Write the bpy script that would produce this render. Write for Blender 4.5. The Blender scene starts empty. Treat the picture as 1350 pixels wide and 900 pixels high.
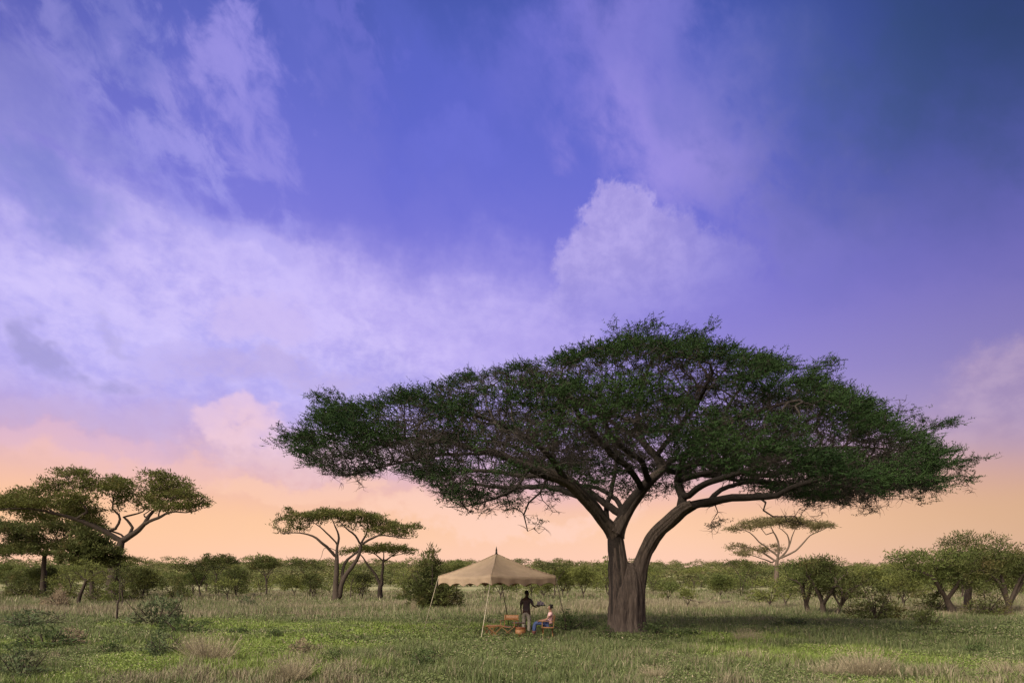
import bpy, bmesh, math, random
import numpy as np
from mathutils import Vector, Matrix, Euler
R = math.radians
SC = bpy.context.scene
COL = SC.collection
F = 900.0; CX = 675.0; HY = 770.0; CAMZ = 2.03

def at(px, py, Y):
    return Vector(((px-CX)/F*Y, Y, CAMZ+(HY-py)/F*Y))

# ---------------------------------------------------------------- noise
_rs = np.random.RandomState(7)
_LAT = _rs.rand(256, 256)
_LAT3 = _rs.rand(64, 64, 64)
def vnoise(x, y):
    x = np.asarray(x, float); y = np.asarray(y, float)
    xi = np.floor(x).astype(int); yi = np.floor(y).astype(int)
    fx = x-xi; fy = y-yi; fx = fx*fx*(3-2*fx); fy = fy*fy*(3-2*fy)
    g = lambda a, b: _LAT[a & 255, b & 255]
    return (g(xi, yi)*(1-fx)+g(xi+1, yi)*fx)*(1-fy)+(g(xi, yi+1)*(1-fx)+g(xi+1, yi+1)*fx)*fy
def fbm(x, y, o=4):
    s = 0; a = 0.5; t = 0
    for i in range(o):
        s = s+a*vnoise(x*2**i+17*i, y*2**i+31*i); t += a; a *= .5
    return s/t
def vnoise3(p):
    i = np.floor(p).astype(int); f = p-i; f = f*f*(3-2*f); i = i & 63; j = (i+1) & 63
    L = _LAT3
    def m(zi): 
        return (L[i[:,0],i[:,1],zi]*(1-f[:,0])+L[j[:,0],i[:,1],zi]*f[:,0])*(1-f[:,1])+(L[i[:,0],j[:,1],zi]*(1-f[:,0])+L[j[:,0],j[:,1],zi]*f[:,0])*f[:,1]
    return m(i[:,2])*(1-f[:,2])+m(j[:,2])*f[:,2]
def sstep(a, b, x):
    t = np.clip((x-a)/(b-a), 0, 1); return t*t*(3-2*t)

def gz(x, y):
    x = np.asarray(x, float); y = np.asarray(y, float)
    near = (fbm(x*.18, y*.18, 3)-.5)*0.22*sstep(3, 12, np.hypot(x-4, y-27)) * sstep(2, 6, np.hypot(x+.6, y-28))
    far = (fbm(x*.03+9, y*.03, 3)-.5)*1.0*sstep(60, 140, y)
    rise = 17.0*sstep(130, 760, y)+(fbm(x*.004, y*.004+3, 2)-.5)*10*sstep(250, 800, y)
    return near+far+rise
def gzf(x, y): return float(gz(np.array([x]), np.array([y]))[0])

# ---------------------------------------------------------------- object helpers
def link(o, parent=None):
    COL.objects.link(o)
    if parent: o.parent = parent
    return o
def meta(o, label=None, cat=None, group=None, kind=None):
    if label: o['label'] = label
    if cat: o['category'] = cat
    if group: o['group'] = group
    if kind: o['kind'] = kind
    return o
def empty(name, loc, label, cat, group=None, rz=0):
    o = bpy.data.objects.new(name, None); o.empty_display_size = .2
    COL.objects.link(o); o.location = loc; o.rotation_euler = (0, 0, rz)
    return meta(o, label, cat, group)
def mesh_np(name, V, faces_idx, face_len, mat, parent=None, attr=None, smooth=False):
    """V (n,3); faces_idx flat loop index array; face_len int (const) or array"""
    me = bpy.data.meshes.new(name)
    V = np.ascontiguousarray(V, dtype=np.float32); fi = np.ascontiguousarray(faces_idx, dtype=np.int32).ravel()
    nf = len(fi)//face_len if np.isscalar(face_len) else len(face_len)
    me.vertices.add(len(V)); me.vertices.foreach_set('co', V.ravel())
    me.loops.add(len(fi)); me.loops.foreach_set('vertex_index', fi)
    me.polygons.add(nf)
    if np.isscalar(face_len): st = np.arange(nf, dtype=np.int32)*face_len
    else:
        fl = np.asarray(face_len, dtype=np.int32); st = np.concatenate([[0], np.cumsum(fl)[:-1]]).astype(np.int32)
    me.polygons.foreach_set('loop_start', st)
    if smooth: me.polygons.foreach_set('use_smooth', np.ones(nf, dtype=bool))
    me.update(calc_edges=True)
    if attr:
        for k, v in attr.items():
            a = me.attributes.new(k, 'FLOAT', 'POINT'); a.data.foreach_set('value', np.ascontiguousarray(v, dtype=np.float32))
    me.materials.append(mat)
    o = bpy.data.objects.new(name, me)
    return link(o, parent)
def mesh_bm(name, bm, mat, parent=None, smooth=False):
    me = bpy.data.meshes.new(name); bmesh.ops.recalc_face_normals(bm, faces=bm.faces[:]); bm.to_mesh(me); bm.free()
    if smooth:
        for p in me.polygons: p.use_smooth = True
    me.materials.append(mat)
    return link(bpy.data.objects.new(name, me), parent)
def copy_thing(src, loc, rz, sc, label, group=None):
    r = src.copy(); COL.objects.link(r); r.location = loc; r.rotation_euler = (0, 0, rz); r.scale = sc if not np.isscalar(sc) else (sc,)*3
    r['label'] = label
    if group: r['group'] = group
    for ch in src.children:
        c = ch.copy(); COL.objects.link(c); c.parent = r
    return r

# ---------------------------------------------------------------- materials
def mat(name, col, rough=.8, var=.25, scale=8, bump=0, stretch=(1,1,1), col2=None, spec=.3):
    m = bpy.data.materials.new(name); m.use_nodes = True; nt = m.node_tree; N = nt.nodes; L = nt.links
    b = N['Principled BSDF']; b.inputs['Roughness'].default_value = rough; b.inputs['Specular IOR Level'].default_value = spec
    tc = N.new('ShaderNodeTexCoord'); mp = N.new('ShaderNodeMapping'); mp.inputs['Scale'].default_value = stretch
    L.new(tc.outputs['Object'], mp.inputs[0])
    n = N.new('ShaderNodeTexNoise'); n.inputs['Scale'].default_value = scale; n.inputs['Detail'].default_value = 6; n.inputs['Roughness'].default_value = .65
    L.new(mp.outputs[0], n.inputs['Vector'])
    r = N.new('ShaderNodeValToRGB'); r.color_ramp.elements[0].position = .3; r.color_ramp.elements[1].position = .7
    c = np.array(col[:3]); c2 = np.array(col2[:3]) if col2 else c*(1+var)
    r.color_ramp.elements[0].color = (*(c*(1-var) if not col2 else c), 1); r.color_ramp.elements[1].color = (*c2, 1)
    L.new(n.outputs['Fac'], r.inputs[0]); L.new(r.outputs[0], b.inputs['Base Color'])
    if bump:
        bp = N.new('ShaderNodeBump'); bp.inputs['Strength'].default_value = bump; bp.inputs['Distance'].default_value = .05
        L.new(n.outputs['Fac'], bp.inputs['Height']); L.new(bp.outputs[0], b.inputs['Normal'])
    return m
def leaf_mat(name, c_dark, c_light, c_alt=None, altw=.3, nscale=.6, trans=.35, sp=.1):
    """foliage: colour varies per leaf (attribute rnd) and per clump (noise); some light passes through"""
    m = bpy.data.materials.new(name); m.use_nodes = True; nt = m.node_tree; N = nt.nodes; L = nt.links
    for n in list(N): N.remove(n)
    out = N.new('ShaderNodeOutputMaterial')
    at_ = N.new('ShaderNodeAttribute'); at_.attribute_name = 'rnd'
    tc = N.new('ShaderNodeTexCoord'); n = N.new('ShaderNodeTexNoise'); n.inputs['Scale'].default_value = nscale; n.inputs['Detail'].default_value = 3
    L.new(tc.outputs['Object'], n.inputs['Vector'])
    a = N.new('ShaderNodeMath'); a.operation = 'MULTIPLY_ADD'; L.new(at_.outputs['Fac'], a.inputs[0]); a.inputs[1].default_value = .5
    sb = N.new('ShaderNodeMath'); sb.operation = 'MULTIPLY_ADD'; L.new(n.outputs['Fac'], sb.inputs[0]); sb.inputs[1].default_value = 1.6; sb.inputs[2].default_value = -.5
    L.new(sb.outputs[0], a.inputs[2])
    cr = N.new('ShaderNodeMix'); cr.data_type = 'RGBA'; cr.clamp_factor = True
    L.new(a.outputs[0], cr.inputs[0]); cr.inputs[6].default_value = (*c_dark, 1); cr.inputs[7].default_value = (*c_light, 1)
    colr = cr.outputs[2]
    if c_alt:
        n2 = N.new('ShaderNodeTexNoise'); n2.inputs['Scale'].default_value = nscale*1.7; n2.inputs['Detail'].default_value = 4
        mp = N.new('ShaderNodeMapping'); mp.inputs['Location'].default_value = (31, 7, 3); L.new(tc.outputs['Object'], mp.inputs[0]); L.new(mp.outputs[0], n2.inputs['Vector'])
        mr = N.new('ShaderNodeMapRange'); mr.inputs[1].default_value = .62-altw*.3; mr.inputs[2].default_value = .72-altw*.1; L.new(n2.outputs['Fac'], mr.inputs[0])
        m2 = N.new('ShaderNodeMix'); m2.data_type = 'RGBA'; L.new(mr.outputs[0], m2.inputs[0]); L.new(colr, m2.inputs[6]); m2.inputs[7].default_value = (*c_alt, 1); colr = m2.outputs[2]
    d = N.new('ShaderNodeBsdfPrincipled'); d.inputs['Roughness'].default_value = .65; d.inputs['Specular IOR Level'].default_value = sp; L.new(colr, d.inputs['Base Color'])
    t = N.new('ShaderNodeBsdfTranslucent'); L.new(colr, t.inputs['Color'])
    mx = N.new('ShaderNodeMixShader'); mx.inputs[0].default_value = trans; L.new(d.outputs[0], mx.inputs[1]); L.new(t.outputs[0], mx.inputs[2]); L.new(mx.outputs[0], out.inputs[0])
    return m

BARK_HERO = mat('bark_fissured', (.026,.019,.016), .9, col2=(.105,.077,.064), scale=5, bump=1.0, stretch=(3.2,3.2,.5))
BARK = mat('bark_brown', (.022,.015,.012), .9, col2=(.055,.039,.030), scale=6, bump=.5, stretch=(2,2,.6))
BARK_PALE = mat('bark_pale', (.06,.043,.033), .9, col2=(.12,.088,.066), scale=6, bump=.4, stretch=(2,2,.6))
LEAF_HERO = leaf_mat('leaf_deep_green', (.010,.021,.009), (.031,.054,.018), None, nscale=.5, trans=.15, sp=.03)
LEAF_A = leaf_mat('leaf_olive', (.036,.045,.016), (.088,.098,.030), (.105,.085,.034), .3, nscale=.5)
LEAF_B = leaf_mat('leaf_mid_green', (.052,.070,.022), (.125,.145,.042), (.13,.13,.045), .3, nscale=.4)
LEAF_C = leaf_mat('leaf_yellow_green', (.075,.090,.026), (.170,.178,.052), None, nscale=.4)
LEAF_DRY = leaf_mat('leaf_dry_brown', (.16,.12,.08), (.32,.25,.175), (.14,.14,.06), .25, nscale=.6)
LEAF_O = leaf_mat('leaf_bright_olive', (.042,.050,.016), (.125,.130,.036), (.115,.092,.035), .3, nscale=.5)  # brighter yellowish olive foliage of the left-hand acacias
STALK = leaf_mat('dry_stalks', (.17,.14,.09), (.38,.32,.22), None, nscale=1.5)
LEAF_GREY = leaf_mat('leaf_grey_green', (.05,.07,.034), (.12,.15,.07), (.13,.115,.07), .35, nscale=.8)

# ---------------------------------------------------------------- branching
def resample(pts, step):
    """pts list of (x,y,z,r) -> evenly spaced array, Catmull-Rom smoothed"""
    P = np.array(pts, float); out = []
    n = len(P)
    for i in range(n-1):
        p0 = P[max(i-1,0)]; p1 = P[i]; p2 = P[i+1]; p3 = P[min(i+2,n-1)]
        k = max(1, int(np.linalg.norm(p2[:3]-p1[:3])/step))
        for j in range(k):
            t = j/k
            out.append(.5*((2*p1)+(-p0+p2)*t+(2*p0-5*p1+4*p2-p3)*t*t+(-p0+3*p1-3*p2+p3)*t**3))
    out.append(P[-1]); out = np.array(out); out[:,3] = np.maximum(out[:,3], P[:,3].min()*.9)
    return out
def skeleton(polys, step, wig=0., seed=0):
    """polys: list of polylines (x,y,z,r); each starts on an earlier one. returns pos,parent,rmin"""
    rs = np.random.RandomState(seed)
    pos = []; par = []; rad = []
    for k, pl in enumerate(polys):
        q = resample(pl, step)
        if wig:
            w = np.cumsum(rs.randn(len(q), 3), axis=0)*wig*step
            w -= np.linspace(0, 1, len(q))[:, None]*w[-1]; w = w-w[0]; q[:, :3] += w*np.minimum(1, np.arange(len(q))/3)[:, None]
        if k == 0: prev = -1; s = 0
        else:
            A = np.array(pos); prev = int(np.argmin(((A-q[0,:3])**2).sum(1))); s = 1
        for i in range(s, len(q)):
            pos.append(q[i,:3]); par.append(prev); rad.append(q[i,3]); prev = len(pos)-1
    return np.array(pos), np.array(par), np.array(rad)
def colonize(pos, par, rad, attr, step, kill, infl, iters, wig=.25, seed=1, up=0.0, grow_from=0.0):
    rs = np.random.RandomState(seed)
    pos = [p for p in pos]; par = list(par); n0 = len(pos)
    A = np.array(attr); best = np.full(len(A), 1e9); bi = np.zeros(len(A), int); alive = np.ones(len(A), bool)
    def upd(ids):
        B = np.array([pos[i] for i in ids])
        for c in range(0, len(ids), 400):
            bb = B[c:c+400]
            d = ((A[:, None, :]-bb[None])**2).sum(2); j = d.argmin(1); dj = d[np.arange(len(A)), j]
            m = dj < best; best[m] = dj[m]; bi[m] = np.array(ids)[c+j[m]]
    ids0 = [i for i in range(n0) if pos[i][2] >= grow_from]
    upd(ids0 or list(range(n0)))
    seen = {}
    for it in range(iters):
        alive &= best > kill*kill
        m = alive & (best < infl*infl)
        if not m.any():
            if alive.any() and it < 3: infl *= 2; continue
            break
        idx = np.nonzero(m)[0]; PB = np.array([pos[b] for b in bi[idx]])
        v = A[idx]-PB; v /= np.linalg.norm(v, axis=1)[:, None]+1e-9
        u, inv = np.unique(bi[idx], return_inverse=True)
        S = np.zeros((len(u), 3)); np.add.at(S, inv, v)
        S /= np.linalg.norm(S, axis=1)[:, None]+1e-9
        S += rs.randn(len(u), 3)*wig; S[:, 2] += up
        S /= np.linalg.norm(S, axis=1)[:, None]+1e-9
        new = []
        for k, b in enumerate(u):
            if seen.get(b, 0) >= 3: 
                continue
            seen[b] = seen.get(b, 0)+1
            pos.append(pos[b]+S[k]*step); par.append(int(b)); new.append(len(pos)-1)
        if not new:
            for b in u: alive[(bi == b)] = False
            continue
        upd(new)
        for b in u:
            if seen[b] >= 3: 
                mm = (bi == b) & alive
                if mm.any() and seen[b] > 6: alive[mm] = False
    pos = np.array(pos); par = np.array(par)
    return pos, par, n0
def radii(par, n0, rad0, tip=.006, expo=2.3):
    n = len(par); acc = np.zeros(n); deg = np.zeros(n, int)
    for i in range(n-1, -1, -1):
        if acc[i] == 0: acc[i] = tip**expo
        if par[i] >= 0 and i >= n0: acc[par[i]] += acc[i]
    r = acc**(1/expo)
    # manual nodes keep at least their traced radius
    r[:n0] = np.maximum(np.minimum(r[:n0], rad0*1.15), rad0)
    for i in range(n0, n): r[i] = min(r[i], r[par[i]]*.85)
    return r
def tubes(pos, par, r, sides_big=8, sides_small=3, lim=.05):
    """chains -> tube mesh arrays"""
    n = len(pos); kids = [[] for _ in range(n)]
    for i in range(n):
        if par[i] >= 0: kids[par[i]].append(i)
    starts = [(i, None) for i in range(n) if par[i] < 0]
    V = []; Fc = []; base = 0
    while starts:
        i, p = starts.pop()
        chain = [] if p is None else [p]
        cur = i
        while True:
            chain.append(cur)
            k = kids[cur]
            if not k: break
            k = sorted(k, key=lambda a: -r[a])
            for o in k[1:]: starts.append((o, cur))
            cur = k[0]
        if len(chain) < 2: continue
        C = pos[chain]; rr = r[chain].copy()
        if p is not None: rr[0] = min(rr[0], rr[1]*1.3)
        rr[-1] *= .5
        s = sides_big if rr.max() > lim else sides_small
        T = np.gradient(C, axis=0); T /= np.linalg.norm(T, axis=1)[:, None]+1e-9
        ref = np.array([0,0,1.]) if abs(T[0,2]) < .9 else np.array([1.,0,0])
        a = np.cross(T[0], ref); a /= np.linalg.norm(a)
        th = np.arange(s)*2*math.pi/s; cs = np.cos(th)[:, None]; sn = np.sin(th)[:, None]
        for q in range(len(C)):
            a = a-T[q]*a.dot(T[q]); a /= np.linalg.norm(a)+1e-9; b = np.cross(T[q], a)
            V.append(C[q]+rr[q]*(cs*a+sn*b))
        m = len(C)
        g = base+np.arange(m-1)[:, None]*s; k0 = np.arange(s)[None]; k1 = (np.arange(s)+1)[None] % s
        Fc.append(np.stack([g+k0, g+k1, g+s+k1, g+s+k0], axis=2).reshape(-1, 4))
        base += m*s
    return np.concatenate(V), np.concatenate(Fc)
def blades(P, D, Ln, W, rs, curl=.0, rnd=None):
    """one diamond leaf per row"""
    n = len(P); D = D/(np.linalg.norm(D, axis=1)[:, None]+1e-9)
    q = rs.randn(n, 3); S = np.cross(D, q); S /= np.linalg.norm(S, axis=1)[:, None]+1e-9
    Ln = Ln[:, None]; W = W[:, None]
    V = np.empty((n, 4, 3)); V[:,0] = P; V[:,1] = P+D*Ln*.45+S*W*.5; V[:,2] = P+D*Ln; V[:,3] = P+D*Ln*.45-S*W*.5
    V[:,2,2] -= curl*Ln[:,0]
    if rnd is None: rnd = rs.rand(n)
    return V.reshape(-1, 3), np.arange(n*4), np.repeat(rnd, 4)
def pad_points(pads, rs, dens, noise=None):
    """pads: (cx,cy,cz,rx,ry,rz,weight). points in flattened ellipsoids, more towards the top"""
    out = []
    for (cx,cy,cz,rx,ry,rz,w) in pads:
        n = max(6, int(dens*rx*ry*w))
        a = rs.rand(n)*2*math.pi; q = np.sqrt(rs.rand(n)); zz = rs.rand(n)*2-1
        k = np.sqrt(np.maximum(0, 1-zz*zz*.8))
        edge = 1+.22*(vnoise(np.cos(a)*2.3+cx*3.1, np.sin(a)*2.3+cy*1.7+5)-.5)*2
        x = cx+rx*q*k*np.cos(a)*edge; y = cy+ry*q*k*np.sin(a)*edge; z = cz+rz*zz-rz*.9*q*q
        out.append(np.stack([x,y,z], 1))
    return np.concatenate(out)
def grow_tree(polys, pads, seed, step=.5, dens=6, leafn=9, leafL=.4, leafW=.12, leafdir=(.35,.35,.5), scat=.35, wig=.25, tip=.012, spread=.75, sk=.06, up=0.03):
    """returns wood (V,F), foliage (V,idx,rnd), local coordinates, base at the origin"""
    rs = np.random.RandomState(seed)
    A = pad_points(pads, rs, dens)
    pos, par, rad = skeleton(polys, step, sk, seed)
    pos, par, n0 = colonize(pos, par, rad, A, step, step*.95, step*8, 90, wig, seed+1, up, grow_from=pos[:,2].max()*.25)
    r = radii(par, n0, rad, tip)
    wood = tubes(pos, par, r, 7, 3, .07)
    haskid = np.zeros(len(pos), bool); haskid[par[par >= 0]] = True
    tips = np.nonzero((np.arange(len(pos)) >= n0) & (~haskid | (r < tip*1.7)))[0]
    if len(tips) and leafn > 1: tips = np.nonzero((np.arange(len(pos)) >= n0) & (r < tip*3.2))[0]
    P0 = np.repeat(pos[tips], leafn, 0); PD = pos[tips]-pos[par[tips]]; PD = np.repeat(PD/(np.linalg.norm(PD, axis=1)[:,None]+1e-9), leafn, 0)
    n = len(P0)
    P0 = P0+rs.randn(n,3)*np.array([scat, scat, scat*.42])*spread
    D = PD*leafdir[0]+rs.randn(n,3)*leafdir[1]*np.array([1,1,.5]); D[:,2] += leafdir[2]*.5
    rn = np.repeat(rs.rand(len(tips)), leafn)*.5+rs.rand(n)*.5
    fol = blades(P0, D, leafL*(.6+.8*rs.rand(n)), leafW*(.6+.8*rs.rand(n)), rs, rnd=rn)
    return wood, fol
def tree_thing(name, loc, label, cat, wood, fol, bark, leaf, group=None, rz=0, crown='crown', trunk='trunk'):
    t = empty(name, loc, label, cat, group, rz)
    mesh_np(trunk, wood[0], wood[1], 4, bark, t, smooth=True)
    mesh_np(crown, fol[0], fol[1], 4, leaf, t, {'rnd': fol[2]})
    return t
# ---------------------------------------------------------------- camera, world, sun
cam = bpy.data.cameras.new('camera'); cam.sensor_width = 36; cam.lens = 24; cam.shift_y = 320/1350; cam.clip_end = 9000; cam.clip_start = .1
co = link(bpy.data.objects.new('camera', cam)); co.location = (0, 0, CAMZ); co.rotation_euler = (R(90), 0, 0); SC.camera = co
SUN_EL, SUN_AZ = 44.0, -142.0      # azimuth from +Y towards +X
sd = Vector((math.sin(R(SUN_AZ))*math.cos(R(SUN_EL)), math.cos(R(SUN_AZ))*math.cos(R(SUN_EL)), math.sin(R(SUN_EL))))
sl = bpy.data.lights.new('sun', 'SUN'); sl.energy = 3.9; sl.angle = R(50); sl.color = (1, .90, .70)
so = link(bpy.data.objects.new('sun', sl)); so.rotation_euler = sd.to_track_quat('Z', 'Y').to_euler(); so.location = (-20, 0, 30)
SC.view_settings.view_transform = 'Standard'; SC.view_settings.look = 'None'; SC.view_settings.exposure = 1.35; SC.view_settings.gamma = 1
SC.cycles.max_bounces = 6; SC.cycles.transparent_max_bounces = 4; SC.cycles.use_denoising = True
SC.cycles.caustics_reflective = False; SC.cycles.caustics_refractive = False

def lin(c): return tuple(((v/255)/12.92 if v/255 <= .04045 else ((v/255+.055)/1.055)**2.4) for v in c)
W = bpy.data.worlds.new('World'); SC.world = W; W.use_nodes = True
nt = W.node_tree; N = nt.nodes; L = nt.links
for n in list(N): N.remove(n)
def M(op, a, b=None, c=None, clamp=False):
    n = N.new('ShaderNodeMath'); n.operation = op; n.use_clamp = clamp
    for i, v in enumerate((a, b, c)):
        if v is None: continue
        if isinstance(v, (int, float)): n.inputs[i].default_value = v
        else: L.new(v, n.inputs[i])
    return n.outputs[0]
def MIX(f, a, b):
    n = N.new('ShaderNodeMix'); n.data_type = 'RGBA'
    for i, v in ((0, f), (6, a), (7, b)):
        if isinstance(v, (int, float)): n.inputs[i].default_value = v
        elif isinstance(v, tuple): n.inputs[i].default_value = (*v, 1)
        else: L.new(v, n.inputs[i])
    return n.outputs[2]
def SS(lo, hi, x):
    n = N.new('ShaderNodeMapRange'); n.interpolation_type = 'SMOOTHSTEP'
    L.new(x, n.inputs[0]); n.inputs[1].default_value = lo; n.inputs[2].default_value = hi
    return n.outputs[0]
tc = N.new('ShaderNodeTexCoord'); sep = N.new('ShaderNodeSeparateXYZ'); L.new(tc.outputs['Generated'], sep.inputs[0])
X, Y, Z = sep.outputs
az = M('ARCTAN2', X, Y)
el = M('ARCSINE', Z)
DEG = 180/math.pi
azd = M('MULTIPLY', az, DEG); eld = M('MULTIPLY', el, DEG)
def ae(px, py):
    a = math.atan((px-675)/900); return math.degrees(a), math.degrees(math.atan((770-py)/900*math.cos(a)))
def VEC(x, y, z):
    n = N.new('ShaderNodeCombineXYZ')
    for i, v in enumerate((x, y, z)):
        if isinstance(v, (int, float)): n.inputs[i].default_value = v
        else: L.new(v, n.inputs[i])
    return n.outputs[0]
def NZ(vec, sc, det=6, rough=.6, dist=0.):
    n = N.new('ShaderNodeTexNoise'); L.new(vec, n.inputs['Vector']); n.inputs['Scale'].default_value = sc; n.inputs['Detail'].default_value = det
    n.inputs['Roughness'].default_value = rough; n.inputs['Distortion'].default_value = dist
    return n.outputs['Fac']
# vertical gradient
cr = N.new('ShaderNodeValToRGB'); E = cr.color_ramp; E.interpolation = 'B_SPLINE'
stops = [(0,(250,197,178)),(2.5,(251,201,178)),(5.5,(253,200,154)),(7.6,(243,186,166)),(10.2,(212,174,200)),(13,(184,160,212)),(17,(158,142,212)),(22,(128,118,212)),(28,(108,109,211)),(35,(87,98,197)),(42,(66,84,168)),(90,(30,42,95))]
while len(E.elements) < len(stops): E.elements.new(.5)
for e, (p, c) in zip(E.elements, stops): e.position = (p*.93 if p < 20 else p)/90; e.color = (*lin(c), 1)
L.new(M('DIVIDE', eld, 90.0, clamp=True), cr.inputs[0])
sky = cr.outputs[0]
# distorted direction coordinates for cloud shapes
cv = VEC(M('DIVIDE', X, M('ADD', M('MAXIMUM', Z, 0.), .35)), M('DIVIDE', Y, M('ADD', M('MAXIMUM', Z, 0.), .35)), 0.)
n1 = NZ(cv, 1.6, 5, .6); n2 = NZ(VEC(azd, eld, 3.), .09, 5, .6); n3 = NZ(VEC(azd, eld, 9.), .09, 5, .6)
nf = NZ(VEC(azd, eld, 1.), .35, 7, .62, .4)
da = M('ADD', azd, M('MULTIPLY_ADD', n2, 16., -8.)); de = M('ADD', eld, M('MULTIPLY_ADD', n3, 12., -6.))
def blob(px, py, rx, ry, rot=0, A=None, B=None, soft=(1.25, .15)):
    """soft-edged patch of cloud at a fixed compass direction; radii in degrees"""
    a0, e0 = ae(px, py); A = A or da; B = B or de
    x = M('ADD', A, -a0); y = M('ADD', B, -e0); c, s = math.cos(R(rot)), math.sin(R(rot))
    u = M('ADD', M('MULTIPLY', x, c/rx), M('MULTIPLY', y, s/rx)); v = M('ADD', M('MULTIPLY', x, -s/ry), M('MULTIPLY', y, c/ry))
    d = M('SQRT', M('ADD', M('MULTIPLY', u, u), M('MULTIPLY', v, v)))
    return SS(soft[0], soft[1], d)
# streaky wisps, stretched along a diagonal
rot = 38; c_, s_ = math.cos(R(rot)), math.sin(R(rot))
wu = M('ADD', M('MULTIPLY', azd, c_), M('MULTIPLY', eld, -s_)); wv = M('ADD', M('MULTIPLY', azd, s_), M('MULTIPLY', eld, c_))
wis = NZ(VEC(M('MULTIPLY', wu, .55), wv, 4.), .20, 10, .62, .25)
wis2 = NZ(VEC(M('MULTIPLY', wu, .75), wv, 14.), .42, 10, .60, .3)
hor = NZ(VEC(M('MULTIPLY', azd, .45), M('ADD', eld, M('MULTIPLY', azd, .10)), 44.), .30, 10, .58, .3)
puf = NZ(VEC(azd, M('MULTIPLY', eld, 1.3), 61.), .60, 9, .60, .2)
def lay(mask, colr, amt):
    global sky
    sky = MIX(M('MULTIPLY', mask, amt, clamp=True), sky, colr)
def thr(bl, noise, lo=.42, hi=.95, w=1.5):
    """ragged cloud: a soft patch broken up by noise before it is cut to an edge"""
    v = M('ADD', bl, M('MULTIPLY_ADD', noise, w, -w*.5))
    m = SS(lo, hi, v)
    return M('MULTIPLY', m, SS(0., .18, bl))
mixn = M('MULTIPLY_ADD', wis, .55, M('MULTIPLY', wis2, .45))
mixh = M('MULTIPLY_ADD', hor, .6, M('MULTIPLY', puf, .4))
cloud_lo = MIX(SS(15, 6, eld), lin((210,197,251)), lin((248,206,208)))
cloud_sh = MIX(SS(15, 6, eld), lin((186,176,243)), lin((236,196,208)))
tex = SS(.34, .64, M('MULTIPLY_ADD', puf, .45, M('MULTIPLY', mixh, .55)))
veilcol = MIX(tex, cloud_sh, cloud_lo)
lay(blob(300, 360, 40, 17, -14, soft=(1.3, 0.)), lin((146,138,224)), .36)
lay(thr(blob(210, 430, 31, 10.0, -11, soft=(1.5, 0.)), mixn, .18, 1.12, .95), veilcol, .93)
lay(thr(blob(500, 425, 22, 5.0, -7, soft=(1.6, 0.)), mixh, .20, 1.15, .9), MIX(tex, lin((190,174,240)), lin((216,200,250))), .85)
lay(thr(blob(330, 340, 15, 4.2, -12, soft=(1.6, 0.)), mixh, .35, 1.3, 1.4), lin((207,195,251)), .6)
lay(thr(blob(170, 400, 14, 2.2, -16, soft=(1.5, .1)), hor, .5, 1.0, 1.8), lin((214,200,250)), .5)
# ragged clouds upper left
lay(thr(blob(140, 60, 13, 5, -30, soft=(1.4, .1)), wis2, .62, 1.1, 2.8), lin((140,140,218)), .50)
lay(thr(blob(262, 95, 4.5, 8, -40, soft=(1.6, 0.)), wis2, .42, 1.5, 2.8), lin((160,150,228)), .85)
lay(thr(blob(330, 130, 8, 6, -45, soft=(1.4, .1)), wis2, .45, 1.2, 2.4), lin((150,142,224)), .7)
lay(thr(blob(180, 185, 18, 4.5, -20, soft=(1.4, .1)), wis2, .50, 1.35, 2.6), lin((158,152,232)), .6)
lay(thr(blob(30, 130, 10, 4, -10, soft=(1.4, .1)), hor, .5, .95, 2.4), lin((150,148,222)), .5)
lay(thr(blob(470, 60, 10, 4, -45, soft=(1.4, .1)), wis2, .6, 1.05, 2.6), lin((112,112,205)), .55)
# upper middle and right: broad faint cloud
for (px, py, rx, ry, ro, cl, am) in ((890,125,17,8.5,-34,(140,130,216),.90),(940,190,12,6,-18,(158,144,225),.85),(690,90,6,9,-60,(112,112,208),.65),(420,40,9,3,-35,(100,106,198),.6),(560,70,9,4,-45,(92,102,196),.5),(1010,100,16,6,-20,(100,108,196),.6),
                                      (1060,315,6.5,4,-10,(138,128,214),.75),(1130,240,14,6,-15,(92,100,186),.55),(1230,80,12,8,-20,(74,96,160),.5),(600,170,10,6,-40,(88,96,204),.35),(620,215,5,2,-10,(112,114,214),.5),(1200,330,14,5,-5,(118,114,200),.4)):
    lay(thr(blob(px, py, rx, ry, ro, soft=(1.5, .05)), mixn, .30, 1.15, 1.9), lin(cl), am)
# grey smudges inside the veil
for (px, py, rx, ry, ro, cl, am) in ((90,445,5,1.8,-35,(158,150,208),.8),(180,430,4,1.2,-40,(172,162,218),.5),(330,505,12,2.0,5,(186,168,220),.6),(120,545,14,2.0,2,(196,174,220),.5),(700,440,9,2.0,-3,(170,154,228),.5),(60,260,8,2.4,-12,(122,130,210),.6),(300,300,8,1.2,-14,(158,152,232),.5)):
    lay(thr(blob(px, py, rx, ry, ro, soft=(1.5, .05)), mixh, .45, 1.0, 2.0), lin(cl), am)
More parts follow.
